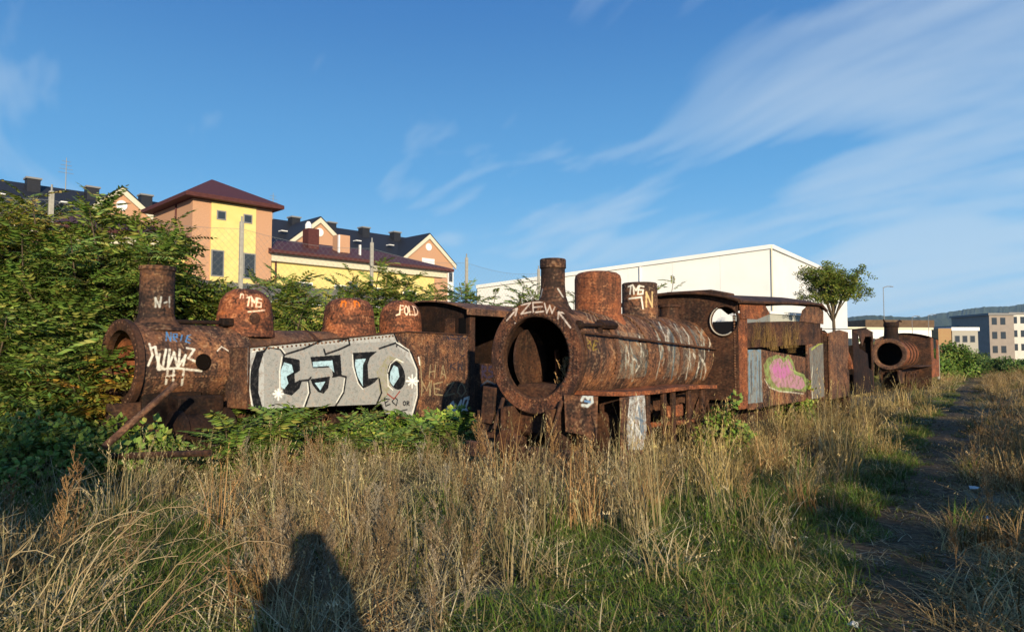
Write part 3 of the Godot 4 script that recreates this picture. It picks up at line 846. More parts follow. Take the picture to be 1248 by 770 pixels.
func open_engine() -> void:
	var o := thing("steam_locomotive", "rusted engine with a wide open smokebox, white capitals and arrows round its rim", "locomotive", P2, TRACK, "derelict steam engines standing on the sidings")
	var yc := 1.655
	var R := 0.655
	var wh := Color(0.88, 0.87, 0.82)
	# front ring with the capitals and arrows
	var cv := Canvas.new()
	cv.setup(rust_img, -0.8, 0.85, 1.6, 1.6, 220.0, nz, Vector2i(330, 90))
	cv.proj = func(q): return hit_front(o, -0.07, q)
	cv.wear = 0.24
	var f := func(a): return C(a, 590, 351.2, 5.13)
	for st in [[232, 105, 290, 92, 232, 160, 292, 148], [365, 85, 305, 90, 308, 152, 372, 145], [306, 120, 362, 115], [378, 95, 392, 155, 410, 108, 425, 155, 445, 112]]: cv.line(f.call(st), 2.1, wh)
	for st in [[142, 200, 205, 130], [165, 135, 207, 128, 195, 170], [540, 245, 468, 152], [462, 190, 466, 150, 505, 155], [195, 215, 198, 250]]: cv.line(f.call(st), 2.5, wh)
	var mb := MB.new()
	# built as a flat annulus mapped to the sheet, then its rims
	var seg := 56
	for k in seg:
		var a := TAU * k / seg; var b := TAU * (k + 1) / seg
		var q := []
		for w in [[0.555, a], [0.735, a], [0.735, b], [0.555, b]]: q.append(Vector3(-0.07, yc + w[0] * cos(w[1]), w[0] * sin(w[1])))
		var u := []
		for p in q: u.append(Vector2((p.z + 0.8) / 1.6, (p.y - 0.85) / 1.6))
		mb.tri(q[0], q[1], q[2], -X, -X, -X, u[0], u[1], u[2]); mb.tri(q[0], q[2], q[3], -X, -X, -X, u[0], u[2], u[3])
	var rm := cv.mat(); rm.albedo_color = Color(0.95, 0.9, 0.9)
	var ring := obj("front_ring", mb, rm, o)
	mb = MB.new()
	mb.lathe([Vector2(0.735, -0.07), Vector2(0.75, -0.058), Vector2(0.75, -0.01), Vector2(0.66, 0.04)], Vector3(0, yc, 0), X, Y, Z, 56, -1.0)
	obj("ring_rim", mb, M.rust_dark, ring)
	mb = MB.new(); mb.lathe([Vector2(0.555, -0.07), Vector2(0.535, -0.06), Vector2(0.535, 0.02), Vector2(0.60, 0.03)], Vector3(0, yc, 0), X, Y, Z, 56, 1.0); obj("mouth_rim", mb, M.rust_dark, ring)
	# smokebox and boiler barrel, one painted skin
	cv = Canvas.new()
	cv.setup(rust_img, 0.0, 0.0, 4.4, TAU * R, 150.0, nz, Vector2i(20, 410))
	cv.proj = func(q): return hit_barrel(o, yc, R, q)
	cv.wear = 0.3
	var g2 := Color(0.60, 0.60, 0.56); var g3 := Color(0.35, 0.40, 0.42)
	cv.wear = 0.55
	cv.fill(V([752, 402, 790, 408, 790, 458, 752, 462]), Color(0.55, 0.55, 0.50, 0.55))
	cv.fill(V([800, 396, 850, 402, 860, 450, 812, 460]), Color(0.55, 0.56, 0.53, 0.5))
	for band in [[750, 402, 790, 464, 13], [798, 394, 862, 460, 20]]:
		for k in band[4]:
			var x: float = rnd(band[0], band[2]); var y := rnd(band[1], band[3] - 22)
			var l := rnd(14, 34); var bend := rnd(-2, 7)
			cv.line([Vector2(x, y), Vector2(x + bend, y + l * 0.3), Vector2(x + bend * 1.3, y + l * 0.6), Vector2(x + bend * 0.7, y + l)], rnd(2.4, 5.0), [g2, Color(0.8, 0.79, 0.74), g3, g2, Color(0.25, 0.25, 0.26)][k % 5])
	cv.wear = 0.4
	for k in 14: cv.line([Vector2(698 + k * 4.5, 377 + k * 0.9), Vector2(703 + k * 4.8, 387 + k * 0.9)], 1.6, Color(0.66, 0.58, 0.46))
	for k in 8: cv.line([Vector2(772 + k * 7, 384 + k), Vector2(780 + k * 7, 396 + k)], 1.4, Color(0.55, 0.5, 0.45))
	cv.word("RNE", Vector2(716, 414), Vector2(4, 11), 4.6, 1.4, Color(0.58, 0.50, 0.22), 0.1, 1.0)
	for k in 10: cv.line([Vector2(868 + rnd(0, 12), 425 + rnd(0, 10)), Vector2(868 + rnd(0, 14), 440 + rnd(0, 10))], 1.6, Color(0.70, 0.62, 0.48))
	for k in 7:
		var ox := 800.0 + k * 9.0
		cv.line([Vector2(ox - 6, 392 + k), Vector2(ox + 3, 410), Vector2(ox + 5, 435), Vector2(ox, 462)], 2.6, [g2, Color(0.7, 0.7, 0.66), g3][k % 3])
	mb = MB.new()
	mb.lathe(span(R, 0.0, 4.4), Vector3(0, yc, 0), X, Y, Z, 56, -1.0, 0, TAU, 0.0, 4.4, 0.022, nz)
	obj("boiler_barrel", mb, cv.mat(), o)
	mb = MB.new()
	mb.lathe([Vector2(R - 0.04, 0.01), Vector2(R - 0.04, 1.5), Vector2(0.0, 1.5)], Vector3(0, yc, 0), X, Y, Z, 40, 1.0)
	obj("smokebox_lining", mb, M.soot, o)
	for s in [0.98, 1.92, 2.45, 3.0, 3.6]:
		mb = MB.new()
		mb.lathe([Vector2(R - 0.01, -0.04), Vector2(R + 0.022, -0.04), Vector2(R + 0.022, 0.04), Vector2(R - 0.01, 0.04)], Vector3(s, yc, 0), X, Y, Z, 56, -1.0)
		obj("boiler_band", mb, M.rust, o)
	# dished door hanging loose inside the mouth, with its locking plate
	mb = MB.new()
	var bs := Basis(Vector3.UP, deg_to_rad(-84)) * Basis(Vector3(0, 0, 1), deg_to_rad(4))
	var dc := Vector3(0.36, yc - 0.05, -0.40)
	mb.lathe([Vector2(0.0, -0.06), Vector2(0.2, -0.05), Vector2(0.34, -0.025), Vector2(0.39, 0.0), Vector2(0.43, 0.0), Vector2(0.43, 0.03), Vector2(0.0, 0.0)], dc, bs * X, bs * Y, bs * Z, 40, -1.0, 0, TAU, 0, 1, 0.01, nz)
	obj("smokebox_door", mb, M.rust_dark, o)
	mb = MB.new(); mb.box(dc + Vector3(0.52, -0.12, 0.12), Vector3(0.1, 0.55, 0.03), Basis(Vector3(0, 0, 1), 0.12), 0.01); obj("door_bar", mb, M.rust_warm, o)
	# chimney with a cap band
	var cc := Vector3(0.36, yc + R - 0.05, 0)
	cv = Canvas.new(); cv.setup(rust_img, 0.0, 0.0, 0.95, TAU * 0.17, 150.0, nz, Vector2i(420, 20))
	cv.proj = func(q): return hit_drum(o, cc, 0.2, q)
	cv.wear = 0.1
	cv.line(V([658, 368, 664, 360, 666, 352]), 2.2, wh); cv.line(V([686, 352, 690, 362, 698, 371]), 2.2, wh)
	mb = MB.new()
	mb.lathe([Vector2(0.36, -0.08), Vector2(0.29, 0.0), Vector2(0.22, 0.1), Vector2(0.18, 0.22), Vector2(0.165, 0.36), Vector2(0.165, 0.60), Vector2(0.18, 0.61), Vector2(0.18, 0.72), Vector2(0.17, 0.735), Vector2(0.14, 0.735), Vector2(0.135, 0.3), Vector2(0, 0.28)], cc, Y, X, Z, 30, 1.0, 0, TAU, 0.0, 0.95, 0.004, nz)
	var cm := cv.mat(); cm.albedo_color = Color(0.8, 0.8, 0.82)
	obj("chimney", mb, cm, o)
	# domes
	mb = MB.new()
	mb.lathe([Vector2(0.46, -0.14), Vector2(0.38, -0.02), Vector2(0.35, 0.05), Vector2(0.35, 0.56), Vector2(0.335, 0.62), Vector2(0.29, 0.655), Vector2(0.2, 0.675), Vector2(0, 0.68)], Vector3(1.54, yc + R - 0.06, 0), Y, X, Z, 34, 1.0, 0, TAU, 0, 1, 0.012, nz)
	obj("steam_dome", mb, M.rust_warm, o)
	var d2 := Vector3(2.86, yc + R - 0.06, 0)
	cv = Canvas.new(); cv.setup(rust_img, 0.0, 0.0, 0.8, TAU * 0.29, 150.0, nz, Vector2i(500, 500))
	cv.proj = func(q): return hit_drum(o, d2, 0.29, q)
	cv.wear = 0.12
	cv.word("TMS", Vector2(766, 348), Vector2(7, 11), 6.2, 2.0, wh, 0.0, 0.8); cv.line(V([767, 364, 782, 362, 784, 376]), 2.0, wh); cv.word("N", Vector2(788, 356), Vector2(9, 18), 9, 2.2, Color(0.80, 0.70, 0.50))
	mb = MB.new()
	mb.lathe([Vector2(0.40, -0.14), Vector2(0.31, 0.0), Vector2(0.29, 0.06), Vector2(0.29, 0.595), Vector2(0.27, 0.61), Vector2(0.0, 0.615)], d2, Y, X, Z, 32, 1.0, 0, TAU, 0.0, 0.8, 0.008, nz)
	obj("sand_dome", mb, cv.mat(), o)
	mb = MB.new(); mb.lathe([Vector2(0.24, -0.1), Vector2(0.17, 0.03), Vector2(0.17, 0.2), Vector2(0.2, 0.21), Vector2(0.2, 0.25), Vector2(0.0, 0.26)], Vector3(3.75, yc + R - 0.02, 0.1), Y, X, Z, 20); obj("safety_valve", mb, M.rust_dark, o)
	# hand rail with brackets, bracket arm, down pipe
	mb = MB.new()
	var ang := 1.12
	var rail := []
	for k in 9:
		var s := 0.12 + k * 0.52
		rail.append(Vector3(s, yc + (R + 0.07) * cos(ang + k * 0.035), (R + 0.07) * sin(ang + k * 0.035)))
	mb.tube(rail, 0.018, 0.018, 7)
	for k in [0, 3, 6]: mb.tube([rail[k], Vector3(rail[k].x, yc + (R - 0.02) * cos(ang + k * 0.035), (R - 0.02) * sin(ang + k * 0.035))], 0.02, 0.02, 6)
	obj("hand_rail", mb, M.rust_dark, o)
	mb = MB.new()
	var ba := Vector3(0.12, yc + (R + 0.06) * cos(0.95), (R + 0.06) * sin(0.95))
	mb.tube([ba, ba + Vector3(0.95, 0.02, 0.0)], 0.028, 0.028, 8)
	mb.lathe([Vector2(0, -0.06), Vector2(0.06, -0.03), Vector2(0.06, 0.03), Vector2(0, 0.06)], ba, X, Y, Z, 10, -1.0)
	mb.box(ba + Vector3(0.75, 0.03, -0.03), Vector3(0.4, 0.09, 0.14), Basis(Vector3.RIGHT, 0.5), 0.02); mb.box(ba + Vector3(0.55, -0.03, -0.05), Vector3(0.1, 0.16, 0.1), Basis(), 0.02)
	obj("bracket_arm", mb, M.soot, o)
	mb = MB.new()
	var pp := []
	for k in 8:
		var a := 1.12 + k * 0.17
		pp.append(Vector3(0.14 - k * 0.012, yc + (R + 0.035) * cos(a), (R + 0.035) * sin(a)))
	mb.tube(pp, 0.022, 0.022, 7); obj("down_pipe", mb, M.rust_dark, o)
	# running board, sagging
	mb = MB.new()
	for k in 12:
		var s0 := 0.0 + k * 0.29; var s1 := s0 + 0.29
		var y0 := 1.235 - 0.02 * sin(k * 0.5) - 0.004 * k; var y1 := 1.235 - 0.02 * sin((k + 1) * 0.5) - 0.004 * (k + 1)
		var q := [Vector3(s0, y0, 0.5), Vector3(s1, y1, 0.5), Vector3(s1, y1, 1.05), Vector3(s0, y0, 1.05)]
		mb.quad(q[0], q[1], q[2], q[3], Y); mb.quad(q[0] - Y * 0.02, q[1] - Y * 0.02, q[2] - Y * 0.02, q[3] - Y * 0.02, -Y)
		mb.quad(q[3], q[2], q[2] - Y * 0.055, q[3] - Y * 0.055, Z)
		if k == 0: mb.quad(q[0], q[3], q[3] - Y * 0.055, q[0] - Y * 0.055, -X)
	obj("running_board", mb, M.rust_warm, o)
	# cylinder block, saddle and the whitewashed slide plate
	mb = MB.new()
	mb.lathe([Vector2(0.0, 0.0), Vector2(0.28, 0.0), Vector2(0.33, 0.03), Vector2(0.33, 0.1), Vector2(0.27, 0.12), Vector2(0.27, 0.66), Vector2(0.33, 0.68), Vector2(0.33, 0.76), Vector2(0, 0.78)], Vector3(0.5, 0.6, 0.7), X, Y, Z, 26, -1.0)
	mb.box(Vector3(0.9, 0.92, 0.74), Vector3(0.62, 0.4, 0.36), Basis(), 0.03)
	obj("steam_cylinder", mb, M.rust_dark, o)
	mb = MB.new(); mb.box(Vector3(0.55, 0.95, 0), Vector3(1.0, 0.7, 0.85), Basis(), 0.05); obj("saddle", mb, M.rust_dark, o)
	cv = Canvas.new(); cv.setup(rust_img, 0.1, 0.2, 1.0, 1.1, 150.0, nz, Vector2i(90, 90))
	cv.proj = func(q): return hit_side(o, 1.1, q)
	cv.wear = 0.45
	cv.fill(V([768, 480, 787, 480, 790, 510, 786, 548, 766, 548, 764, 520]), Color(0.72, 0.74, 0.74))
	for k in 18: cv.line([Vector2(rnd(765, 786), rnd(482, 535)), Vector2(rnd(767, 788), rnd(490, 546))], rnd(1.5, 3), [Color(0.85, 0.86, 0.86), Color(0.35, 0.42, 0.5), Color(0.5, 0.5, 0.5)][k % 3])
	mb = MB.new(); mb.prism(PV([0.3, 0.3, 0.28, 1.15, 0.9, 1.15, 0.94, 0.7, 0.8, 0.3]), Vector3(0, 0, 1.085), X, Y, Z, 0.03, Rect2(0.1, 0.2, 1.0, 1.1))
	obj("slide_plate", mb, cv.mat(), o)
	for s in [1.25, 1.75, 2.05, 2.6, 3.1]:
		mb = MB.new(); mb.box(Vector3(s, 0.78, 0.95), Vector3(0.1, 0.78, 0.06), Basis(), 0.012); obj("hanger", mb, M.rust_dark, o)
	mb = MB.new(); mb.tube([Vector3(1.5, 0.7, 0.9), Vector3(3.6, 0.62, 0.9)], 0.04, 0.035, 8); mb.box(Vector3(2.2, 0.85, 0.88), Vector3(0.5, 0.18, 0.12), Basis(), 0.02); obj("connecting_rod", mb, M.rust_warm, o)
	# front: frame end plate with a daubed flower, buffer beam
	cv = Canvas.new(); cv.setup(rust_img, 0.1, 0.3, 1.0, 0.95, 150.0, nz, Vector2i(300, 300))
	cv.proj = func(q): return hit_front(o, -0.12, q)
	cv.wear = 0.1
	for st in [[709, 488, 712, 482, 717, 486, 721, 480, 722, 490, 716, 495, 710, 494]]: cv.line(V(st), 4.0, Color(0.85, 0.87, 0.85))
	cv.line(V([713, 489, 719, 490]), 3.0, Color(0.45, 0.6, 0.78))
	mb = MB.new(); mb.prism(PV([0.52, 0.72, 0.5, 1.18, 0.98, 1.18, 0.96, 0.62, 0.8, 0.7]), Vector3(-0.105, 0, 0), Z, Y, X, 0.03, Rect2(0.1, 0.3, 1.0, 0.95)); obj("front_plate", mb, cv.mat(), o)
	mb = MB.new(); mb.prism(PV([-0.5, 0.45, -0.5, 0.92, -0.95, 0.92, -0.95, 0.45]), Vector3(-0.105, 0, 0), Z, Y, X, 0.03); obj("front_plate", mb, M.rust_dark, o)
	mb = MB.new(); mb.box(Vector3(-0.32, 0.42, 0), Vector3(0.09, 0.2, 1.9), Basis(), 0.012); obj("buffer_beam", mb, M.rust, o)
	mb = MB.new(); mb.lathe([Vector2(0.0, -0.32), Vector2(0.16, -0.31), Vector2(0.17, -0.28), Vector2(0.06, -0.26), Vector2(0.06, 0.0)], Vector3(-0.36, 0.6, 0.0), X, Y, Z, 18, -1.0); obj("buffer", mb, M.rust_dark, o)
	for sg in [-0.5, 0.45]:
		mb = MB.new(); mb.tube([Vector3(-0.3, 0.7, sg), Vector3(-0.1, 1.1, sg)], 0.03, 0.03, 7); obj("stay", mb, M.rust_dark, o)
	mb = MB.new(); mb.box(Vector3(-0.15, 1.0, -0.72), Vector3(0.05, 0.5, 0.22), Basis(Vector3.RIGHT, 0.1), 0.01); obj("step_plate", mb, M.rust_dark, o)
	frame_plates(o, -0.3, 9.6)
	for s in [1.9, 3.2, 4.5]: wheelset(o, s, 0.5)
	# cab: front sheet with a round look-out, roof, side opening, lower side sheets
	var cx := 4.32
	var hr := hit_front(o, cx, Vector2(884, 391))
	var sheet := arch(1.1, 2.58, 0.16)
	sheet[0].y = 0.9; sheet[sheet.size() - 1].y = 0.9
	var hole := PackedVector2Array()
	for k in 22: hole.append(Vector2(hr.x + 0.24 * cos(TAU * k / 22), hr.y + 0.25 * sin(TAU * k / 22)))
	mb = MB.new()
	# sheet with a hole, cut into two halves at the hole's middle
	for half in [-1.0, 1.0]:
		var cut := PackedVector2Array([Vector2(-2, hr.y), Vector2(2, hr.y), Vector2(2, hr.y + half * 3), Vector2(-2, hr.y + half * 3)])
		for p in Geometry2D.intersect_polygons(sheet, cut):
			for q in Geometry2D.clip_polygons(p, hole): mb.prism(q, Vector3(cx, 0, 0), Z, Y, X, 0.03)
	obj("cab_front", mb, M.rust_dark, o)
	mb = MB.new()
	var rr := []
	for k in 25: rr.append(Vector3(cx - 0.03, hr.y + 0.26 * sin(TAU * k / 24), hr.x + 0.25 * cos(TAU * k / 24)))
	mb.tube(rr, 0.022, 0.022, 6); obj("window_ring", mb, M.rust_dark, o)
	mb = MB.new(); rr = []
	for k in 15: rr.append(Vector3(cx - 0.05, hr.y + 0.25 * sin(2.0 + 3.4 * k / 14), hr.x - 0.02 + 0.23 * cos(2.0 + 3.4 * k / 14)))
	mb.tube(rr, 0.012, 0.012, 5); obj("window_ring", mb, plain(lin(0.45, 0.42, 0.36), 0.5), o)
	mb = MB.new(); mb.box(Vector3(cx + 0.02, hr.y - 0.13, hr.x), Vector3(0.012, 0.24, 0.46)); obj("window_pane", mb, plain(lin(0.008, 0.008, 0.01), 0.4, 0.4), o)
	# roof sheet: bowed, dipping at the back
	mb = MB.new()
	var nn := 12
	var xsr := [4.2, 5.0, 6.0, 7.2, 8.4, 9.3, 9.75]
	var yr := [0.0, 0.03, 0.08, 0.14, 0.20, 0.22, 0.10]
	for i in xsr.size() - 1:
		for k in nn:
			var q := []
			for w in [[i, k], [i + 1, k], [i + 1, k + 1], [i, k + 1]]:
				var a: float = -1.0 + 2.0 * w[1] / nn
				q.append(Vector3(xsr[w[0]], 2.60 + yr[w[0]] + 0.18 * (1 - pow(absf(a), 2.4)), a * 1.17))
			mb.quad(q[0], q[1], q[2], q[3], Y)
			mb.quad(q[0] - Y * 0.02, q[1] - Y * 0.02, q[2] - Y * 0.02, q[3] - Y * 0.02, -Y)
	mb.tube([Vector3(4.2, 2.585, 1.17), Vector3(5.0, 2.615, 1.17), Vector3(6.0, 2.665, 1.17), Vector3(7.2, 2.725, 1.17), Vector3(8.4, 2.785, 1.17), Vector3(9.3, 2.805, 1.17), Vector3(9.75, 2.685, 1.17)], 0.035, 0.035, 6)
	var fr := []
	for k in nn + 1:
		var a := -1.0 + 2.0 * k / nn
		fr.append(Vector3(4.19, 2.6 + 0.18 * (1 - pow(absf(a), 2.4)), a * 1.17))
	mb.tube(fr, 0.03, 0.03, 6)
	obj("cab_roof", mb, M.rust_dark, o)
	mb = MB.new(); mb.box(Vector3(5.1, 2.82, 0.1), Vector3(1.1, 0.06, 0.9), Basis(), 0.02); obj("roof_hatch", mb, M.rust_dark, o)
	mb = MB.new(); mb.prism(PV([4.36, 2.58, 5.6, 2.62, 5.9, 2.45, 5.2, 2.32, 4.4, 2.3]), Vector3(0, 0, 1.12), X, Y, Z, 0.02); obj("hanging_plate", mb, M.rust_warm, o)
	# side sheets
	var side := PackedVector2Array()
	mb = MB.new(); mb.prism(PV([4.33, 0.75, 4.33, 2.4, 4.75, 2.38, 4.72, 0.75]), Vector3(0, 0, 1.09), X, Y, Z, 0.03); obj("cab_side", mb, M.rust_warm, o)
	mb = MB.new(); mb.prism(PV([4.74, 1.80, 4.74, 2.24, 5.4, 2.28, 7.2, 2.36, 9.5, 2.42, 9.5, 1.92, 7.0, 1.86]), Vector3(0, 0, 1.08), X, Y, Z, 0.025); obj("cab_side", mb, M.rust_dark, o)
	mb = MB.new(); mb.prism(PV([7.9, 2.38, 8.1, 2.62, 8.6, 2.78, 9.3, 2.8, 9.7, 2.68, 9.68, 2.38]), Vector3(0, 0, 1.1), X, Y, Z, 0.025); obj("cab_side", mb, M.rust, o)
	mb = MB.new(); mb.prism(PV([-1.1, 0.6, -1.1, 2.1, 0.2, 2.16, 1.1, 2.3, 1.1, 0.6]), Vector3(9.6, 0, 0), Z, Y, X, 0.03); obj("cab_back", mb, M.rust_dark, o)
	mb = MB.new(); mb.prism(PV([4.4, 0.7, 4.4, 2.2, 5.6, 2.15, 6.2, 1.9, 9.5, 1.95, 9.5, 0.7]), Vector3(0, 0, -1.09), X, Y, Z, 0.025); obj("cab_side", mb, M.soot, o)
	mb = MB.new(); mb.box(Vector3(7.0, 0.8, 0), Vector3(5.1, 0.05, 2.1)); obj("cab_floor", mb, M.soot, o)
	# painted lower panels
	cv = Canvas.new(); cv.setup(rust_img, 4.4, 0.6, 5.4, 1.4, 110.0, nz, Vector2i(0, 256))
	cv.proj = func(q): return hit_side(o, 1.12, q)
	cv.wear = 0.3
	var bl := Color(0.42, 0.55, 0.66)
	cv.fill(V([911, 426, 930, 424, 932, 490, 912, 492]), Color(0.50, 0.54, 0.55))
	for st in [[914, 432, 914, 486], [918, 430, 919, 470], [924, 434, 923, 490], [929, 428, 928, 480], [913, 428, 921, 424, 929, 430]]: cv.line(V(st), 2.6, bl)
	for st in [[916, 440, 917, 480], [926, 440, 927, 488]]: cv.line(V(st), 1.8, Color(0.12, 0.15, 0.2))
	cv.wear = 0.42
	cv.fill(V([933, 445, 938, 436, 950, 432, 958, 436, 963, 432, 969, 440, 972, 452, 982, 456, 988, 466, 984, 478, 972, 476, 958, 478, 945, 474, 936, 466]), Color(0.52, 0.60, 0.36))
	cv.fill(V([940, 446, 946, 438, 953, 436, 957, 442, 963, 437, 968, 446, 970, 456, 980, 460, 984, 470, 978, 475, 962, 472, 950, 472, 942, 462]), Color(0.70, 0.50, 0.60))
	cv.fill(V([944, 448, 950, 440, 954, 450, 962, 444, 966, 456, 956, 462, 946, 458]), Color(0.72, 0.43, 0.64))
	cv.line(V([934, 462, 940, 472, 952, 477, 966, 478, 982, 480]), 1.6, Color(0.80, 0.80, 0.74)); cv.line(V([960, 436, 966, 450, 978, 456]), 1.4, Color(0.62, 0.7, 0.42))
	cv.wear = 0.3
	cv.fill(V([987, 424, 1007, 416, 1008, 482, 990, 488]), Color(0.46, 0.46, 0.44))
	cv.line(V([992, 442, 990, 460, 991, 486]), 2.2, Color(0.85, 0.84, 0.76)); cv.line(V([1006, 420, 1007, 470]), 1.8, Color(0.7, 0.72, 0.6)); cv.line(V([990, 426, 998, 420, 1007, 416]), 2.2, Color(0.62, 0.68, 0.3))
	for k in 10: cv.line([Vector2(rnd(990, 1006), rnd(424, 440)), Vector2(rnd(990, 1006), rnd(450, 480))], 1.2, Color(0.36, 0.37, 0.38))
	for r in [[4.74, 5.35], [5.4, 8.3], [8.32, 9.6]]:
		mb = MB.new()
		mb.prism(PV([r[0], 0.72, r[0], (1.77 if r[0] < 5 else 1.78) if r[0] < 8 else 1.9, r[1], (1.77 if r[0] < 5 else 1.62) if r[0] < 8 else 1.94, r[1], 0.7]), Vector3(0, 0, 1.1 if r[0] != 5.4 else 1.075), X, Y, Z, 0.03, Rect2(4.4, 0.6, 5.4, 1.4))
		obj("side_panel", mb, cv.mat() if r[0] < 5 else (o.get_node("side_panel") as MeshInstance3D).material_override, o)
	# dry weeds growing out of the bunker are placed with the grasses
	var rv := []
	for k in 44:
		var a := TAU * k / 44
		rv.append([Vector3(-0.072, yc, 0) + (Y * cos(a) + Z * sin(a)) * 0.575, -X])
	for s in [0.94, 1.02, 1.88, 1.96]:
		for k in 24:
			var a := -0.4 + 2.4 * k / 24
			rv.append([Vector3(s, yc, 0) + (Y * cos(a) + Z * sin(a)) * (R + 0.015), Y * cos(a) + Z * sin(a)])
	for k in 34: rv.append([Vector3(4.31 - 0.006, 1.0 + k * 0.045, 1.04), -X])
	rivets(o, rv, 0.02, M.rust)

func far_engines() -> void:
	# remains of a third engine between the two: a water tank and an open cab
	var a := Vector3(0.618, 0, -0.786)
	var o := thing("tender", "dark rusted tender with a torn open cab, its roof partly gone", "tender", P2 + a * 10.6, TRACK, "derelict steam engines standing on the sidings")
	var mb := MB.new()
	mb.prism(PV([0.0, 0.6, 0.0, 2.2, 1.0, 2.3, 1.9, 2.26, 1.9, 0.6]), Vector3(0, 0, 0.99), X, Y, Z, 0.03); obj("side_sheet", mb, M.rust, o)
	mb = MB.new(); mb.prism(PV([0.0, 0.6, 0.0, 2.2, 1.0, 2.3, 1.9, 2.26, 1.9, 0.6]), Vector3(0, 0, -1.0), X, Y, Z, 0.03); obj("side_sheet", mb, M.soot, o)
	mb = MB.new(); mb.prism(PV([-0.95, 0.6, -0.95, 2.2, 0, 2.3, 0.95, 2.2, 0.95, 0.6]), Vector3(0.02, 0, 0), Z, Y, X, 0.03); obj("end_sheet", mb, M.rust_dark, o)
	mb = MB.new(); mb.box(Vector3(0.95, 2.1, 0), Vector3(1.8, 0.04, 1.9)); obj("tank_top", mb, M.rust_dark, o)
	for s in [1.85, 2.1]:
		mb = MB.new()
		var hoop := []
		for k in 15:
			var t := PI * k / 14
			hoop.append(Vector3(s, 1.3 + 1.0 * sin(t), 1.02 * cos(t)))
		mb.tube(hoop, 0.05, 0.05, 6); obj("hoop", mb, M.rust_warm, o)
	mb = MB.new(); mb.prism(PV([2.2, 2.28, 2.3, 2.36, 3.6, 2.42, 4.6, 2.34, 4.7, 1.9, 4.4, 2.2, 3.6, 2.18, 3.2, 1.9, 2.9, 2.2]), Vector3(0, 0, 1.05), X, Y, Z, 0.025); obj("torn_sheet", mb, M.rust_dark, o)
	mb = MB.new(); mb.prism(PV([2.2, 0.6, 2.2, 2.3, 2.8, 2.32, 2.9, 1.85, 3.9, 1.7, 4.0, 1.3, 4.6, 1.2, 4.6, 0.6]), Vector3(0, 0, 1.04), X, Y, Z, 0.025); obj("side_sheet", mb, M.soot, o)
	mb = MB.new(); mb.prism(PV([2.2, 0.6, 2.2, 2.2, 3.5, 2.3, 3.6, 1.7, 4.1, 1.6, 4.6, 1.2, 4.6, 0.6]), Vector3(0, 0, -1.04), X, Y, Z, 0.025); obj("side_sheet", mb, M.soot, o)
	mb = MB.new()
	mb.quad(Vector3(2.2, 2.34, 1.05), Vector3(4.7, 2.42, 1.05), Vector3(4.7, 2.5, -1.0), Vector3(2.2, 2.42, -1.0), Y); mb.box(Vector3(3.0, 2.37, 1.05), Vector3(1.6, 0.05, 0.04), Basis(Vector3(0, 0, 1), 0.06))
	obj("cab_roof", mb, M.soot, o)
	mb = MB.new(); mb.box(Vector3(4.6, 1.5, 1.03), Vector3(0.1, 1.7, 0.05), Basis(), 0.01); obj("cab_post", mb, M.rust_dark, o)
	mb = MB.new(); mb.prism(PV([-1, 0.6, -1, 2.3, -0.3, 2.42, 0.2, 1.9, 0.7, 2.0, 0.8, 2.3, 1, 2.3, 1, 0.6]), Vector3(4.7, 0, 0), Z, Y, X, 0.03); obj("end_sheet", mb, M.soot, o)
	frame_plates(o, 0.1, 5.0)
	for s in [1.0, 2.2, 3.6]: wheelset(o, s, 0.42)
	# fourth: small engine with a crooked chimney stub
	var e := thing("steam_locomotive", "small rusted engine with ragged chimney and ringed smokebox mouth beyond the torn tender", "locomotive", Vector3(16.3, 0, -30.5), TRACK, "derelict steam engines standing on the sidings")
	var yc := 1.68
	mb = MB.new(); mb.lathe([Vector2(0.5, 0.1), Vector2(0.5, -0.02), Vector2(0.56, -0.06), Vector2(0.67, -0.05), Vector2(0.68, 0.04), Vector2(0.62, 0.06)], Vector3(0, yc, 0), X, Y, Z, 36, -1.0); obj("front_ring", mb, M.rust, e)
	mb = MB.new(); mb.lathe([Vector2(0.62, 0.0), Vector2(0.62, 1.2), Vector2(0.62, 2.4), Vector2(0.62, 3.8)], Vector3(0, yc, 0), X, Y, Z, 32, -1.0, 0, TAU, 0, 1, 0.03, nz); obj("boiler_barrel", mb, M.rust_warm, e)
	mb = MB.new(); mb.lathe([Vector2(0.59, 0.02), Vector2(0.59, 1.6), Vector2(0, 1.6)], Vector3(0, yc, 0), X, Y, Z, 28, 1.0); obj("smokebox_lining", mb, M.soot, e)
	mb = MB.new(); mb.lathe([Vector2(0.42, -0.1), Vector2(0.32, 0.06), Vector2(0.29, 0.2), Vector2(0.27, 0.6), Vector2(0.31, 0.63), Vector2(0.31, 0.78), Vector2(0.26, 0.82), Vector2(0.24, 0.5)], Vector3(0.55, yc + 0.58, 0), Y, X, Z, 20, 1.0, 0, TAU, 0, 1, 0.05, nz); obj("chimney", mb, M.soot, e)
	mb = MB.new(); mb.tube([Vector3(0.55, 3.0, 0.2), Vector3(0.8, 3.15, 0.3), Vector3(0.95, 3.1, 0.35)], 0.06, 0.03, 6); obj("chimney_lip", mb, M.soot, e)
	mb = MB.new(); mb.tube([Vector3(0.5, 3.0, -0.2), Vector3(0.35, 3.2, -0.25)], 0.06, 0.03, 6); obj("chimney_lip", mb, M.soot, e)
	for s in [1.2, 2.0, 2.8, 3.5]:
		mb = MB.new(); mb.lathe([Vector2(0.61, -0.05), Vector2(0.66, -0.05), Vector2(0.66, 0.05), Vector2(0.61, 0.05)], Vector3(s, yc, 0), X, Y, Z, 32, -1.0); obj("boiler_band", mb, M.rust_dark, e)
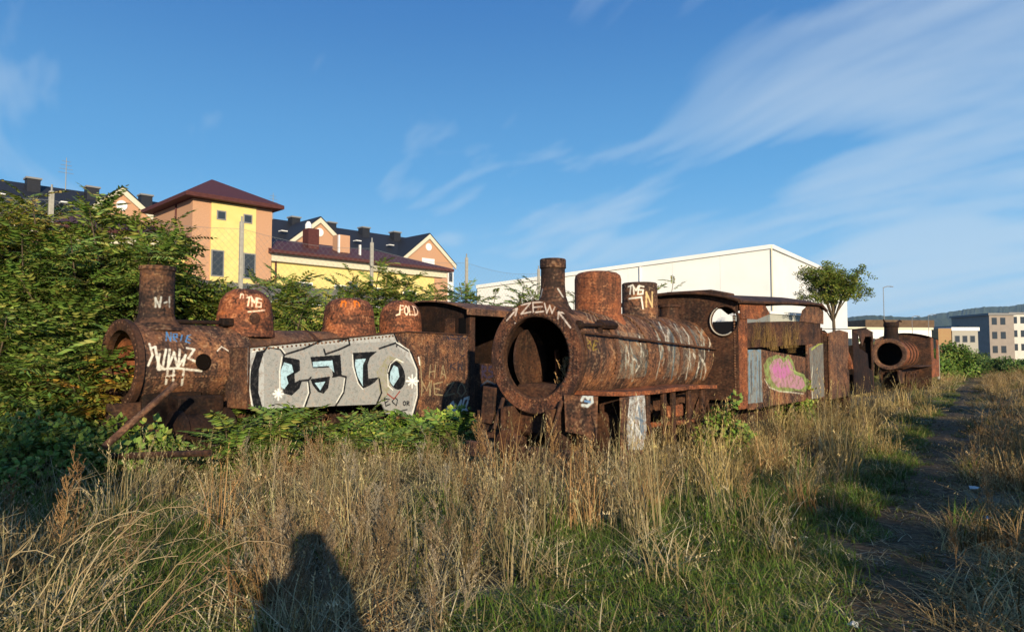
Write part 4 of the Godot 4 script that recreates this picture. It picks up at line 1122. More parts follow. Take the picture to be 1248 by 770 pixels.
	mb = MB.new(); mb.prism(PV([1.5, 0.7, 1.5, 2.0, 2.0, 2.38, 3.9, 2.5, 3.9, 0.7]), Vector3(0, 0, -0.9), X, Y, Z, 0.03); obj("side_sheet", mb, M.rust, e)
	mb = MB.new(); mb.prism(arch(1.05, 2.45, 0.22), Vector3(3.9, 0, 0), Z, Y, X, 0.03); obj("cab_front", mb, M.rust_dark, e)
	mb = MB.new()
	for k in 10:
		var p := -1.0 + 0.2 * k; var q := p + 0.2
		mb.quad(Vector3(3.7, 2.48 + 0.2 * (1 - p * p), p * 1.1), Vector3(3.7, 2.48 + 0.2 * (1 - q * q), q * 1.1), Vector3(6.4, 2.36 + 0.2 * (1 - q * q), q * 1.1), Vector3(6.4, 2.36 + 0.2 * (1 - p * p), p * 1.1), Y)
	obj("cab_roof", mb, M.soot, e)
	mb = MB.new(); mb.prism(PV([3.95, 0.6, 3.95, 2.45, 4.6, 2.45, 4.7, 1.5, 5.6, 1.4, 5.7, 2.4, 6.4, 2.36, 6.4, 0.6]), Vector3(0, 0, 1.05), X, Y, Z, 0.03); obj("cab_side", mb, M.rust_warm, e)
	mb = MB.new(); mb.prism(PV([3.95, 0.6, 3.95, 2.4, 6.4, 2.3, 6.4, 0.6]), Vector3(0, 0, -1.05), X, Y, Z, 0.03); obj("cab_side", mb, M.soot, e)
	mb = MB.new(); mb.box(Vector3(6.44, 1.3, 1.02), Vector3(0.12, 1.7, 0.1), Basis(), 0.01); obj("cab_post", mb, M.concrete, e)
	mb = MB.new(); mb.box(Vector3(1.9, 1.15, 0.85), Vector3(3.8, 0.05, 0.5), Basis(), 0.01); obj("running_board", mb, M.rust_dark, e)
	mb = MB.new(); mb.tube([Vector3(-0.1, 1.2, -0.62), Vector3(-0.35, 0.3, -0.7)], 0.04, 0.04, 6); obj("stay", mb, M.rust, e)
	frame_plates(e, -0.2, 6.4)
	for s in [1.6, 2.8, 4.0]: wheelset(e, s, 0.45)

# ---------------------------------------------------------------- buildings and far things
func hip_roof(mb: MB, x0: float, x1: float, z0: float, z1: float, y: float, rise: float, hx0: float, hx1: float, zr: float) -> void:
	var A := Vector3(x0, y, z0); var B := Vector3(x1, y, z0); var Cc := Vector3(x1, y, z1); var D := Vector3(x0, y, z1)
	var R0 := Vector3(x0 + hx0, y + rise, zr); var R1 := Vector3(x1 - hx1, y + rise, zr)
	mb.quad(A, B, R1, R0, Vector3(0, 1, signf(z0 - z1))); mb.quad(D, Cc, R1, R0, Vector3(0, 1, signf(z1 - z0)))
	mb.flat(A, D, R0, Vector3(-1, 0.5, 0)); mb.flat(B, Cc, R1, Vector3(1, 0.5, 0))
	mb.quad(A, B, B - Y * 0.22, A - Y * 0.22, Z); mb.quad(A, D, D - Y * 0.22, A - Y * 0.22, -X); mb.quad(B, Cc, Cc - Y * 0.22, B - Y * 0.22, X); mb.quad(D, Cc, Cc - Y * 0.22, D - Y * 0.22, -Z)
	mb.quad(A - Y * 0.22, B - Y * 0.22, Cc - Y * 0.22, D - Y * 0.22, -Y)
func slab(called: String, x0: float, x1: float, y0: float, y1: float, z0: float, z1: float, m: Material, o: Node, ch := 0.0) -> MeshInstance3D:
	var mb := MB.new()
	mb.box(Vector3((x0 + x1) / 2, (y0 + y1) / 2, (z0 + z1) / 2), Vector3(absf(x1 - x0), absf(y1 - y0), absf(z1 - z0)), Basis(), ch)
	return obj(called, mb, m, o)
func window(o: Node, x0: float, x1: float, y0: float, y1: float, z: float, fm: Material) -> void:
	var w := slab("window", x0, x1, y0, y1, z - 0.05, z + 0.04, fm, o)
	slab("pane", x0 + 0.07, x1 - 0.07, y0 + 0.07, y1 - 0.07, z + 0.03, z + 0.05, M.glass, w)

func background() -> void:
	# yellow station house with a brick corner tower
	var o := thing("station_house", "yellow building with maroon roofs and a square brick corner tower", "building", Vector3(-18.3, 0, -40.0), 45.0)
	slab("tower_wall", 0, 4.8, 0, 10.6, -6.5, 0, M.brick, o)
	slab("tower_panel", 1.05, 3.75, 0, 10.58, -0.5, 0.06, M.yellow, o)
	var mb := MB.new()
	hip_roof(mb, -0.6, 5.3, 0.6, -7.0, 10.85, 1.8, 2.9, 2.9, -3.2); obj("tower_roof", mb, M.maroon, o)
	for x in [1.35, 2.95]: window(o, x, x + 0.55, 9.55, 10.1, 0.06, M.grey)
	for x in [1.08, 3.0]: window(o, x, x + 0.75, 6.2, 7.75, 0.06, M.grey)
	mb = MB.new(); mb.tube([Vector3(-0.04, 5, -2.5), Vector3(-0.04, 10.6, -2.5)], 0.06, 0.06, 6); obj("down_pipe", mb, M.maroon, o)
	slab("wing_wall", 4.8, 18.6, 0, 7.9, -9.0, -0.3, M.yellow, o)
	slab("cornice", 4.82, 18.9, 7.45, 7.9, -0.32, 0.0, M.cream, o)
	mb = MB.new(); hip_roof(mb, 4.6, 19.3, 0.35, -9.6, 8.12, 1.5, 0.02, 3.5, -4.6); obj("wing_roof", mb, M.maroon, o)
	slab("chimney", 8.4, 9.2, 8.4, 10.2, -2.8, -2.0, M.maroon, o); slab("chimney", 10.6, 11.5, 8.4, 10.0, -2.6, -1.8, M.brick, o)
	mb = MB.new(); mb.lathe([Vector2(0.22, 0), Vector2(0.22, 0.3), Vector2(0.1, 0.5), Vector2(0, 0.52)], Vector3(8.6, 10.2, -2.4), Y, X, Z, 12); obj("chimney_cowl", mb, M.white, o)
	slab("vent_pipe", 10.4, 10.5, 8.4, 9.9, -1.6, -1.45, M.white, o); slab("vent_pipe", 12.1, 12.2, 8.4, 9.4, -1.6, -1.45, M.white, o)
	slab("wing_wall", -26.0, -0.05, 0, 8.1, -9.0, -0.9, M.yellow, o)
	slab("cornice", -26.0, -0.02, 7.55, 8.1, -0.92, -0.5, M.cream, o)
	mb = MB.new(); hip_roof(mb, -26.6, 0.5, -0.2, -9.6, 8.35, 1.35, 2.0, 1.8, -4.9); obj("wing_roof", mb, M.maroon, o)
	for x in [6.6, 9.4, 12.2, 15.0]: window(o, x, x + 1.2, 4.6, 6.3, -0.3, M.white)
	window(o, 10.5, 11.2, 5.9, 6.6, -0.29, M.grey)
	for x in [5.2, 13.6]:
		mb = MB.new(); mb.tube([Vector3(x, 0.5, -0.2), Vector3(x, 7.5, -0.2)], 0.06, 0.06, 6); obj("down_pipe", mb, M.maroon, o)
	slab("gutter", 4.7, 19.2, 7.92, 8.06, 0.34, 0.46, M.maroon, o)
	slab("corner_pier", 17.9, 18.62, 0, 7.44, -0.8, -0.26, M.brick, o)
	# glazed lean-to roof: panels with bars
	var gl := thing("glazed_canopy", "low grey glazed canopy in front of the yellow wall", "canopy", Vector3(-18.3, 0, -40.0), 45.0)
	for k in 17:
		mb = MB.new()
		var x := 0.2 + k * 0.86
		mb.box(Vector3(x, 5.3, 1.5), Vector3(0.8, 0.03, 2.9), Basis(Vector3.RIGHT, 0.42)); obj("panel", mb, M.glazing, gl)
		mb = MB.new(); mb.box(Vector3(x + 0.43, 5.33, 1.5), Vector3(0.06, 0.06, 2.95), Basis(Vector3.RIGHT, 0.42)); obj("bar", mb, M.grey, gl)
	slab("gutter", -0.3, 14.8, 4.62, 4.74, 2.78, 2.95, M.white, gl); slab("lean_to_wall", -0.2, 14.7, 0, 4.62, 0.2, 2.7, M.yellow, gl)
	# slate roofed apartment blocks behind
	apartments("apartment_block", "long slate roofed apartment block with one brick gable, behind the bushes", Vector3(-21, 0, -75), -42.0, -12.0, [-19.2])
	apartments("apartment_block", "slate roofed apartment block with two brick gables above the yellow wing", Vector3(-21, 0, -75), -8.0, 19.0, [0.0, 14.7])
	# white hall
	hall()
	# long low white building and houses far along the track
	var lw := thing("warehouse", "long low white warehouse with a brown roof behind the small engine", "building", Vector3(42.5, 0, -95.0), 8.0)
	slab("wall", 0, 15.5, 0, 5.3, -12, 0, M.white, lw); slab("roof_slab", 5.5, 15.8, 5.3, 6.3, -12, 0.2, worn(4, 41, [[0, lin(0.09, 0.06, 0.04)], [1, lin(0.16, 0.11, 0.07)]]), lw); slab("fascia", -0.2, 15.7, 5.0, 5.32, -0.1, 0.15, M.cream, lw)
	for k in 4: window(lw, 2.0 + k * 3.4, 3.6 + k * 3.4, 2.6, 3.8, 0.0, M.grey)
	var gb := [[1166, 1206, 399, 150.0, 14.0, [0.34, 0.37, 0.42], "blue grey apartment house beyond the hedge"], [1206, 1236, 384, 140.0, 12.0, [0.30, 0.26, 0.23], "brown grey apartment tower beyond the hedge"], [1231, 1300, 383, 146.0, 12.0, [0.6, 0.58, 0.54], "pale apartment tower with dark vertical window strips"]]
	for b in gb:
		var l := at_depth(b[0], b[2], b[3]); var r := at_depth(b[1], b[2], b[3])
		var t := thing("apartment_house", b[6], "building", Vector3(l.x, 0, l.z), 0.0)
		var w: float = r.x - l.x
		var c: Array = b[5]
		slab("wall", 0, w, 0, l.y, -b[4], 0, worn(7, 42, [[0, lin(c[0] * 0.85, c[1] * 0.85, c[2] * 0.85)], [1, lin(c[0], c[1], c[2])]]), t)
		slab("roof_slab", -0.3, w + 0.3, l.y, l.y + 0.4, -b[4] - 0.3, 0.3, M.grey, t)
		var cols := int(w / 1.7)
		for i in cols:
			for j in int(l.y / 2.9):
				slab("window", 0.5 + i * 1.7, 1.5 + i * 1.7, l.y - 1.9 - j * 2.8, l.y - 0.5 - j * 2.8, -0.1, 0.04, M.glass, t)
	var oh := thing("small_house", "small house with a reddish end wall and pale flat roof beyond the green bush", "building", at_depth(1145, 431, 120.0), 0.0)
	oh.position.y = 0
	slab("wall", 0, 2.2, 0, 6.0, -4, 0, worn(2, 43, [[0, lin(0.30, 0.12, 0.08)], [0.5, lin(0.36, 0.26, 0.12)], [1, lin(0.28, 0.1, 0.08)]], 0.9, 0.03), oh); slab("wall", 2.6, 7.0, 0, 5.6, -5, -0.4, M.concrete, oh); slab("roof_slab", 2.4, 7.2, 5.6, 6.2, -5.2, -0.2, M.white, oh)
	for i in 3: window(oh, 3.0 + i * 1.3, 3.9 + i * 1.3, 3.6, 4.8, -0.4, M.grey)
	# hills on the horizon
	for h in [[[960, 391, 1025, 388, 1060, 384, 1100, 386, 1160, 388, 1250, 392], 2300.0, "hill"], [[1020, 396, 1100, 392, 1140, 383, 1170, 378, 1200, 374, 1230, 373, 1262, 369, 1330, 371, 1420, 378, 1500, 392], 2900.0, "hill"]]:
		mb = MB.new()
		var pts := V(h[0])
		var line := []
		for k in pts.size() - 1:
			for j in 12:
				var p: Vector2 = pts[k].lerp(pts[k + 1], j / 12.0)
				p.y += nz.get_noise_1d(p.x * 22.0) * 1.4
				line.append(at_depth(p.x, p.y, h[1]))
		for k in line.size() - 1:
			for j in 4:
				var a0 := j / 4.0; var a1 := (j + 1) / 4.0
				var q := []
				for w in [[k, a0], [k + 1, a0], [k + 1, a1], [k, a1]]:
					var p: Vector3 = line[w[0]]
					var f: float = w[1]
					q.append(Vector3(p.x * (1 - 0.22 * f), p.y * (1 - f) * (1 + nz.get_noise_2d(p.x, f * 300) * 0.3 * f), p.z + 600 * f))
				mb.quad(q[0], q[1], q[2], q[3], Vector3(0, 1, 0.5))
			mb.quad(line[k], line[k + 1], Vector3(line[k + 1].x, 0, line[k + 1].z - 300), Vector3(line[k].x, 0, line[k].z - 300), Vector3(0, 1, -0.5))
		setting(h[2], mb, worn(260.0, 44, [[0.0, lin(0.035, 0.055, 0.045)], [0.5, lin(0.05, 0.075, 0.05)], [1.0, lin(0.10, 0.11, 0.06)]], 0.95, 0.03))
	# street lamps far off
	for l in [[1077, 350, 70.0], [1112, 386, 88.0], [1132, 384, 90.0]]:
		var tp := at_depth(l[0], l[1], l[2])
		var t := thing("street_lamp", "thin grey street lamp with one arm beyond the engines", "street lamp", Vector3(tp.x, 0, tp.z), 20.0, "street lamps beyond the sidings")
		mb = MB.new(); mb.tube([Vector3(0, 0, 0), Vector3(0, tp.y, 0)], 0.05, 0.03, 7); obj("pole", mb, M.grey, t)
		mb = MB.new(); mb.tube([Vector3(0, tp.y - 0.05, 0), Vector3(0.5, tp.y + 0.1, 0), Vector3(1.0, tp.y + 0.12, 0)], 0.04, 0.04, 6); mb.box(Vector3(1.1, tp.y + 0.1, 0), Vector3(0.4, 0.07, 0.15), Basis(), 0.03); obj("lamp_head", mb, M.grey, t)
	# pale barrier by the end of the path
	var bp := ground_px(1196, 452)
	var br := thing("barrier", "low pale concrete barrier at the far end of the path", "barrier", bp, 12.0)
	slab("block", -0.9, 0.9, 0, 0.55, -0.25, 0.25, M.concrete, br, 0.05); slab("cap", -0.95, 0.95, 0.55, 0.62, -0.28, 0.28, M.white, br, 0.02)

func apartments(called: String, label: String, at: Vector3, x0: float, x1: float, gables: Array) -> void:
	var o := thing(called, label, "building", at, 45.0, "apartment blocks behind the station house")
	slab("wall", x0, x1, 0, 12.7, -12, -0.6, M.brick, o)
	slab("eaves", x0 - 0.2, x1 + 0.2, 12.5, 12.85, -0.62, -0.1, M.white, o)
	var mb := MB.new(); hip_roof(mb, x0 - 0.3, x1 + 0.3, 0.0, -12.4, 12.95, 3.8, 0.3, 0.3, -6.2); obj("roof", mb, M.slate, o)
	for g in gables:
		var w := 3.9
		mb = MB.new(); mb.prism(PV([g - w, 0, g - w, 12.9, g, 16.0, g + w, 12.9, g + w, 0]), Vector3(0, 0, 0.4), X, Y, Z, 0.6); obj("gable_wall", mb, M.brick, o)
		mb = MB.new(); mb.prism(PV([g - w - 0.3, 12.75, g, 16.15, g + w + 0.3, 12.75, g + w + 0.3, 12.25, g, 15.6, g - w - 0.3, 12.25]), Vector3(0, 0, 0.85), X, Y, Z, 0.2); obj("verge", mb, M.cream, o)
		mb = MB.new()
		for sg in [-1.0, 1.0]:
			mb.quad(Vector3(g, 16.3, 0.95), Vector3(g + sg * (w + 0.4), 12.8, 0.95), Vector3(g + sg * (w + 0.4), 12.8, -3.0), Vector3(g, 16.3, -6.0), Vector3(sg, 1, 0))
			mb.quad(Vector3(g, 16.16, 0.95), Vector3(g + sg * (w + 0.4), 12.66, 0.95), Vector3(g + sg * (w + 0.4), 12.8, 0.95), Vector3(g, 16.3, 0.95), Z)
		obj("gable_roof", mb, M.slate, o)
		mb = MB.new(); mb.lathe([Vector2(0, 0.06), Vector2(0.45, 0.06), Vector2(0.45, 0)], Vector3(g, 14.6, 0.7), Z, X, Y, 18); obj("round_vent", mb, M.white, o)
		slab("balcony_door", g - 1.0, g + 0.9, 11.4, 13.2, 0.66, 0.74, M.maroon if g == 0.0 else M.white, o)
		slab("corner_wall", g + w - 0.9, g + w + 0.02, 0, 12.3, 0.3, 0.74, M.white, o)
		for j in 3: window(o, g + w - 0.75, g + w - 0.15, 10.6 - j * 2.2, 11.8 - j * 2.2, 0.74, M.grey)
	var k := x0 + 3.0
	while k < x1 - 1.0:
		slab("chimney", k, k + 1.0, 15.4, 16.9, -5.6, -4.6, M.slate, o); slab("chimney_cap", k - 0.1, k + 1.1, 16.9, 17.05, -5.7, -4.5, M.grey, o)
		slab("skylight", k + 2.0, k + 2.7, 14.7, 14.8, -2.6, -1.9, M.white, o)
		k += 4.6
	mb = MB.new()
	var ax := x0 + (20.0 if x0 < -20 else 6.0)
	mb.tube([Vector3(ax, 16.4, -6.0), Vector3(ax, 19.6, -6.0)], 0.05, 0.03, 6)
	for j in 4: mb.tube([Vector3(ax - 0.6 + j * 0.08, 18.2 + j * 0.35, -6.0), Vector3(ax + 0.6 - j * 0.08, 18.2 + j * 0.35, -6.0)], 0.02, 0.02, 4)
	obj("aerial", mb, M.wire, o)

func hall() -> void:
	var c := at_depth(940, 298, 47.0)
	var o := thing("industrial_hall", "large plain white industrial hall with a sharp corner, rising behind the engines", "building", Vector3(c.x, 0, c.z), 0.0)
	var h := c.y
	var dl := Vector3(-sin(deg_to_rad(58.0)), 0, -cos(deg_to_rad(58.0))); var dr := Vector3(sin(deg_to_rad(35.5)), 0, -cos(deg_to_rad(35.5)))
	var L := 24.0
	var Rr := 26.0
	var fall := 1.5                         # the roof falls this much towards the far end of the long wall
	# upright cladding sheets, each a thin tray, so the seams show
	var mb := MB.new()
	var nl := Vector3(dl.z, 0, -dl.x); if nl.z < 0: nl = -nl
	var nr := Vector3(-dr.z, 0, dr.x); if nr.z < 0: nr = -nr
	for w in [[dl, L, nl], [dr, Rr, nr]]:
		var d: Vector3 = w[0]
		var cnt := int(w[1] / 3.1)
		var W: float = w[1] / cnt
		var f: float = fall if d == dl else 0.0
		for k in cnt:
			mb = MB.new()
			var e0 := k * W + 0.006; var e1 := (k + 1) * W - 0.006
			mb.prism(PV([e0, 0, e0, h - 0.25 - f * e0 / w[1], e1, h - 0.25 - f * e1 / w[1], e1, 0]), -w[2] * 0.1, d, Y, w[2], 0.2); obj("cladding_sheet", mb, M.white, o)
		mb = MB.new(); mb.prism(PV([0, h - 0.28, 0, h, w[1], h - f, w[1], h - 0.28 - f]), Vector3.ZERO, d, Y, w[2], 0.3); obj("coping", mb, M.white, o)
	mb = MB.new()
	var a := -nl * 0.25 - nr * 0.25
	var top := Y * (h - 0.3); var low := Y * (h - 0.3 - fall)
	mb.quad(a + top, dl * L + a + low, dl * L + dr * Rr + a + low, dr * Rr + a + top, Y)
	mb.quad(dl * L + a, dl * L + dr * Rr + a, dl * L + dr * Rr + a + low, dl * L + a + low, -Z); mb.quad(dr * Rr + a, dl * L + dr * Rr + a, dl * L + dr * Rr + a + low, dr * Rr + a + top, -Z)
	obj("roof_sheet", mb, M.grey, o)
	mb = MB.new(); mb.tube([dl * 9.3 + nl * 0.08, dl * 9.3 + nl * 0.08 + Y * (h - 0.9)], 0.06, 0.06, 6); obj("down_pipe", mb, M.white, o)
	mb = MB.new(); mb.tube([Vector3(0, 0, 0) + nl * 0.03 + nr * 0.03, Y * (h - 0.05) + nl * 0.03 + nr * 0.03], 0.06, 0.06, 6); obj("corner_trim", mb, M.cream, o)
	mb = MB.new(); mb.box(dr * 0.9 + Y * 5.2 + nr * 0.2, Vector3(0.5, 0.18, 0.3), Basis(Vector3.UP, 0.6), 0.04); obj("floodlight", mb, M.grey, o)
	slab("roller_door", -0.9, 0.6, 0, 2.6, 0.3, 0.4, M.grey, o)
	# grey annexe seen through the cab opening
	var p := at_depth(958, 392, 40.0)
	var t := thing("site_cabin", "pale grey flat site cabin seen through the open cab side", "cabin", Vector3(p.x, 0, p.z), 38.0)
	slab("wall", -1.6, 1.8, 0, 3.9, -2.4, 0, worn(2.5, 46, [[0, lin(0.34, 0.35, 0.32)], [1, lin(0.42, 0.43, 0.39)]]), t); slab("roof_slab", -1.7, 1.9, 3.9, 4.05, -2.5, 0.1, M.white, t); window(t, -0.6, 0.6, 2.2, 3.2, 0.0, M.grey)

# ---------------------------------------------------------------- wire fence on the bank
func fence() -> void:
	var a := Vector3(0.618, 0, -0.786)
	var p0 := at_depth(291, 431, 16.0)
	p0.y = 0
	var posts := []
	for k in range(-2, 4):
		var p := p0 + a * 3.85 * k
		posts.append(p)
		var g := gy(p.x, p.z)
		var t := thing("fence_post", ["slim concrete fence post outside the thicket", "slim concrete fence post below the slate roofed block", "slim concrete fence post at the foot of the brick gable", "slim concrete fence post before the brick tower", "slim concrete fence post before the yellow wing", "slim concrete fence post standing alone against the sky"][k + 2], "fence post", Vector3(p.x, g - 0.1, p.z), TRACK, "concrete posts of the wire fence")
		var top := 4.72 - g + 0.1
		var mb := MB.new(); mb.box(Vector3(0, top / 2, 0), Vector3(0.085, top, 0.08), Basis(), 0.012); obj("shaft", mb, M.concrete, t)
		mb = MB.new(); mb.tube([Vector3(0, top - 0.03, 0), Vector3(0, top + 0.12, 0)], 0.02, 0.02, 6); obj("bolt", mb, M.wire, t)
	var w := thing("wire_fence", "grey chain link wire mesh strung between the concrete posts", "fence", Vector3.ZERO)
	for k in posts.size() - 1:
		var A: Vector3 = posts[k]; var B: Vector3 = posts[k + 1]
		var gA := gy(A.x, A.z); var top := 4.55
		var mb := MB.new()
		var L := A.distance_to(B)
		for h in [gA + 0.1, (gA + top) / 2, top]:
			var ln := []
			for j in 7: ln.append(A.lerp(B, j / 6.0) + Y * (h - 0.14 * sin(PI * j / 6.0)))
			mb.tube(ln, 0.004, 0.004, 4)
		# diamonds: two families of slanting wires
		var H := top - gA - 0.1
		var stp := 0.16
		var j := -H
		while j < L:
			for sg in [1.0, -1.0]:
				var s0 := maxf(j, 0.0); var s1 := minf(j + H, L)
				if s1 - s0 > 0.05:
					var y0 := s0 - j; var y1 := s1 - j
					if sg < 0: y0 = H - y0; y1 = H - y1
					mb.tube([A.lerp(B, s0 / L) + Y * (gA + 0.1 + y0 - 0.14 * sin(PI * s0 / L)), A.lerp(B, (s0 + s1) / 2 / L) + Y * (gA + 0.1 + (y0 + y1) / 2 - 0.14 * sin(PI * (s0 + s1) / 2 / L)), A.lerp(B, s1 / L) + Y * (gA + 0.1 + y1 - 0.14 * sin(PI * s1 / L))], 0.0018, 0.0018, 3)
			j += stp
		obj("mesh_panel", mb, M.wire, w)

# ---------------------------------------------------------------- leaves
func leaflet(mb: MB, p: Vector3, d: Vector3, up: Vector3, L: float, W: float) -> void:
	var s := d.cross(up).normalized()
	var n := s.cross(d).normalized()
	var m := p + d * L * 0.42
	var tip := p + d * L - n * L * 0.12
	var a := m + s * W - n * W * 0.35; var b := m - s * W - n * W * 0.35
	var na := (n + s * 0.35).normalized(); var nb := (n - s * 0.35).normalized()
	mb.tri(p, a, tip, na, na, na); mb.tri(p, tip, b, nb, nb, nb)
func frond_mesh(L: float, pairs: int, ll: float, lw: float, droop: float, sd: int, cols: Array) -> ArrayMesh:
	var r := RandomNumberGenerator.new(); r.seed = sd
	var mb := MB.new(); mb.colored = true
	var ps := []
	for k in 6:
		var t := k / 5.0
		ps.append(Vector3(L * t, -droop * t * t, 0.04 * L * sin(t * 2.0 + sd)))
	mb.col = Color(0.10, 0.09, 0.03)
	mb.tube(ps, 0.005, 0.002, 3)
	for k in pairs + 1:
		var t := 0.16 + 0.84 * float(k) / pairs
		var i := mini(int(t * 5), 4)
		var p: Vector3 = ps[i].lerp(ps[i + 1], t * 5 - i)
		var d: Vector3 = (ps[i + 1] - ps[i]).normalized()
		var z := d.cross(Vector3.UP).normalized()
		for sg in ([-1.0, 1.0] if k < pairs else [0.0]):
			var dir: Vector3 = (d * (0.45 + 0.25 * t) + z * sg + Vector3(0, r.randf_range(-0.35, 0.15), 0)).normalized() if sg != 0.0 else d
			mb.col = cols[r.randi() % cols.size()] * r.randf_range(0.8, 1.2)
			var sc := (0.75 + 0.35 * sin(t * 2.8)) * r.randf_range(0.85, 1.1)
			leaflet(mb, p, dir, (Vector3.UP + Vector3(r.randf_range(-0.3, 0.3), 0, r.randf_range(-0.3, 0.3))).normalized(), ll * sc, lw * sc)
	return mb.mesh()
func sprig_mesh(sd: int, cols: Array, ll: float, lw: float, n := 12, L := 0.35) -> ArrayMesh:
	var r := RandomNumberGenerator.new(); r.seed = sd
	var mb := MB.new(); mb.colored = true
	mb.col = Color(0.07, 0.06, 0.025)
	mb.tube([Vector3.ZERO, Vector3(L * 0.5, 0.04, 0.02), Vector3(L, -0.02, 0)], 0.004, 0.002, 3)
	for k in n:
		var t := (k + 0.5) / n
		var p := Vector3(L * t, 0.05 * sin(t * PI), 0)
		var a := k * 2.4
		var base := p + Vector3(r.randf_range(-0.02, 0.02), 0, 0) + Vector3(0.2, cos(a) * 0.5, sin(a)).normalized() * L * 0.18
		for j in 3:
			var d := Vector3(0.5 + r.randf() * 0.4, cos(a + (j - 1) * 0.8) * 0.6 + r.randf_range(-0.2, 0.2), sin(a + (j - 1) * 0.8)).normalized()
			mb.col = cols[r.randi() % cols.size()] * r.randf_range(0.75, 1.25)
			leaflet(mb, base, d, Vector3(r.randf_range(-0.6, 0.6), 1, r.randf_range(-0.6, 0.6)).normalized(), ll * r.randf_range(0.7, 1.15), lw)
	return mb.mesh()
var fronds := []
var sprigs := []
var leaf_mats := {}
func leaf_mat(t: Color) -> StandardMaterial3D:        # tints are halves of linear factors; the leaf colours carry the other half
	var key := t.to_html()
	if not leaf_mats.has(key):
		var m: StandardMaterial3D = M.leaf.duplicate()
		m.albedo_color = Color(t.r * 0.5, t.g * 0.5, t.b * 0.5).linear_to_srgb()
		leaf_mats[key] = m
	return leaf_mats[key]
func leaves(called: String, kinds: Array, xs: Array, tint: Color, parent: Node) -> void:
	var st := SurfaceTool.new()
	st.begin(Mesh.PRIMITIVE_TRIANGLES)
	for k in xs.size(): st.append_from(kinds[rng.randi() % kinds.size()], 0, xs[k])
	var o := MeshInstance3D.new()
	o.name = called; o.mesh = st.commit(); o.material_override = leaf_mat(tint)
	parent.add_child(o, true)
func sapling(called: String, label: String, cat: String, at: Vector3, H: float, spread: float, n_stems: int, per: int, tint: Color, group: String, size := 1.0) -> Node3D:
	var o := thing(called, label, cat, at, 0.0, group)
	var mb := MB.new()
	var lists := []
	for s in n_stems:
		var az := rnd(0, TAU)
		var lean := rnd(0.1, 0.5) * spread
		var b := Vector3(cos(az) * 0.15 * s, -0.1, sin(az) * 0.15 * s)
		var h := H * rnd(0.72, 1.0) if s > 0 else H
		var ps := []
		for k in 7:
			var t := k / 6.0
			ps.append(Vector3(b.x * minf(1.0, t * 4.0), -0.1, b.z * minf(1.0, t * 4.0)) + Vector3(cos(az) * lean * t * t * 2.0 + 0.06 * sin(t * 7 + s) * minf(1.0, t * 4.0), (h + 0.1) * t, sin(az) * lean * t * t * 2.0 + 0.06 * cos(t * 6 + s) * minf(1.0, t * 4.0)))
		mb.tube(ps, 0.012 + H * 0.007, 0.008, 6)
		var limbs := [ps]
		for k in int(H * 1.8):
			var t := rnd(0.3, 0.88)
			var i := int(t * 6)
			var p: Vector3 = ps[i].lerp(ps[mini(i + 1, 6)], t * 6 - i)
			var a2 := rnd(0, TAU)
			var ll := spread * rnd(0.5, 1.0) * (1.15 - t * 0.6)
			var e := p + Vector3(cos(a2) * ll, ll * rnd(0.25, 0.7), sin(a2) * ll)
			var br := [p, p.lerp(e, 0.5) + Vector3(0, 0.08 * ll, 0), e]
			mb.tube(br, 0.006 + H * 0.003, 0.005, 5)
			limbs.append(br)
		for li in limbs.size():
			var q: Array = limbs[li]
			var cnt := per if li > 0 else int(per * 1.8)
			for k in cnt:
				var t := rnd(0.35 if li > 0 else 0.28, 1.0)
				t = 1.0 - (1.0 - t) * rnd(0.6, 1.0)
				var f := t * (q.size() - 1)
				var i := mini(int(f), q.size() - 2)
				var p: Vector3 = q[i].lerp(q[i + 1], f - i)
				var a3 := k * 2.39996 + rnd(-0.4, 0.4)
				var el := lerpf(-0.25, 0.75, t * t) + rnd(-0.3, 0.3)
				var bs := Basis(Vector3.UP, a3) * Basis(Vector3(0, 0, 1), el) * Basis(Vector3.RIGHT, rnd(-0.4, 0.4))
				lists.append(Transform3D(bs.scaled(Vector3.ONE * rnd(0.65, 1.1) * size), p))
	obj("trunk", mb, M.bark, o)
	leaves("crown", fronds, lists, tint, o)
	return o
func bramble(label: String, at: Vector3, rad: Vector3, n: int, tint: Color, group: String, called := "bramble_bush", size := 1.0) -> Node3D:
	var o := thing(called, label, "bush", at, 0.0, group)
	var mb := MB.new()
	for k in 12:
		var a := rnd(0, TAU)
		var e := Vector3(cos(a) * rad.x * rnd(0.4, 0.95), rad.y * rnd(0.3, 0.9), sin(a) * rad.z * rnd(0.4, 0.95))
		mb.tube([Vector3(cos(a) * 0.1, -0.05, sin(a) * 0.1), Vector3(e.x * 0.35, e.y * 1.0, e.z * 0.35), e], 0.012, 0.005, 5)
	obj("stem", mb, M.bark, o)
	var lists := []
	for k in n:
		var th := rnd(0, TAU)
		var cy := rnd(0.0, 1.0)
		var rr := sqrt(1 - cy * cy)
		var d := Vector3(cos(th) * rr, cy, sin(th) * rr)
		var lump := 0.85 + 0.5 * nz.get_noise_3dv((at + d * 2.0) * 60.0) + 0.35 * nz.get_noise_3dv((at + d * 3.0) * 170.0)
		var f := pow(rnd(0.25, 1.0), 0.45) * lump
		var p := d * rad * f
		p.y += 0.02
		var nd := (d / rad).normalized()
		var up := (nd + Vector3(rnd(-0.5, 0.5), rnd(-0.2, 0.6), rnd(-0.5, 0.5))).normalized()
		var x := up.cross(Vector3(rnd(-1, 1), rnd(-1, 1), rnd(-1, 1))).normalized()
		lists.append(Transform3D(Basis(x, up, x.cross(up)).scaled(Vector3.ONE * rnd(0.7, 1.15) * size), p))
	leaves("foliage", sprigs, lists, tint, o)
	return o

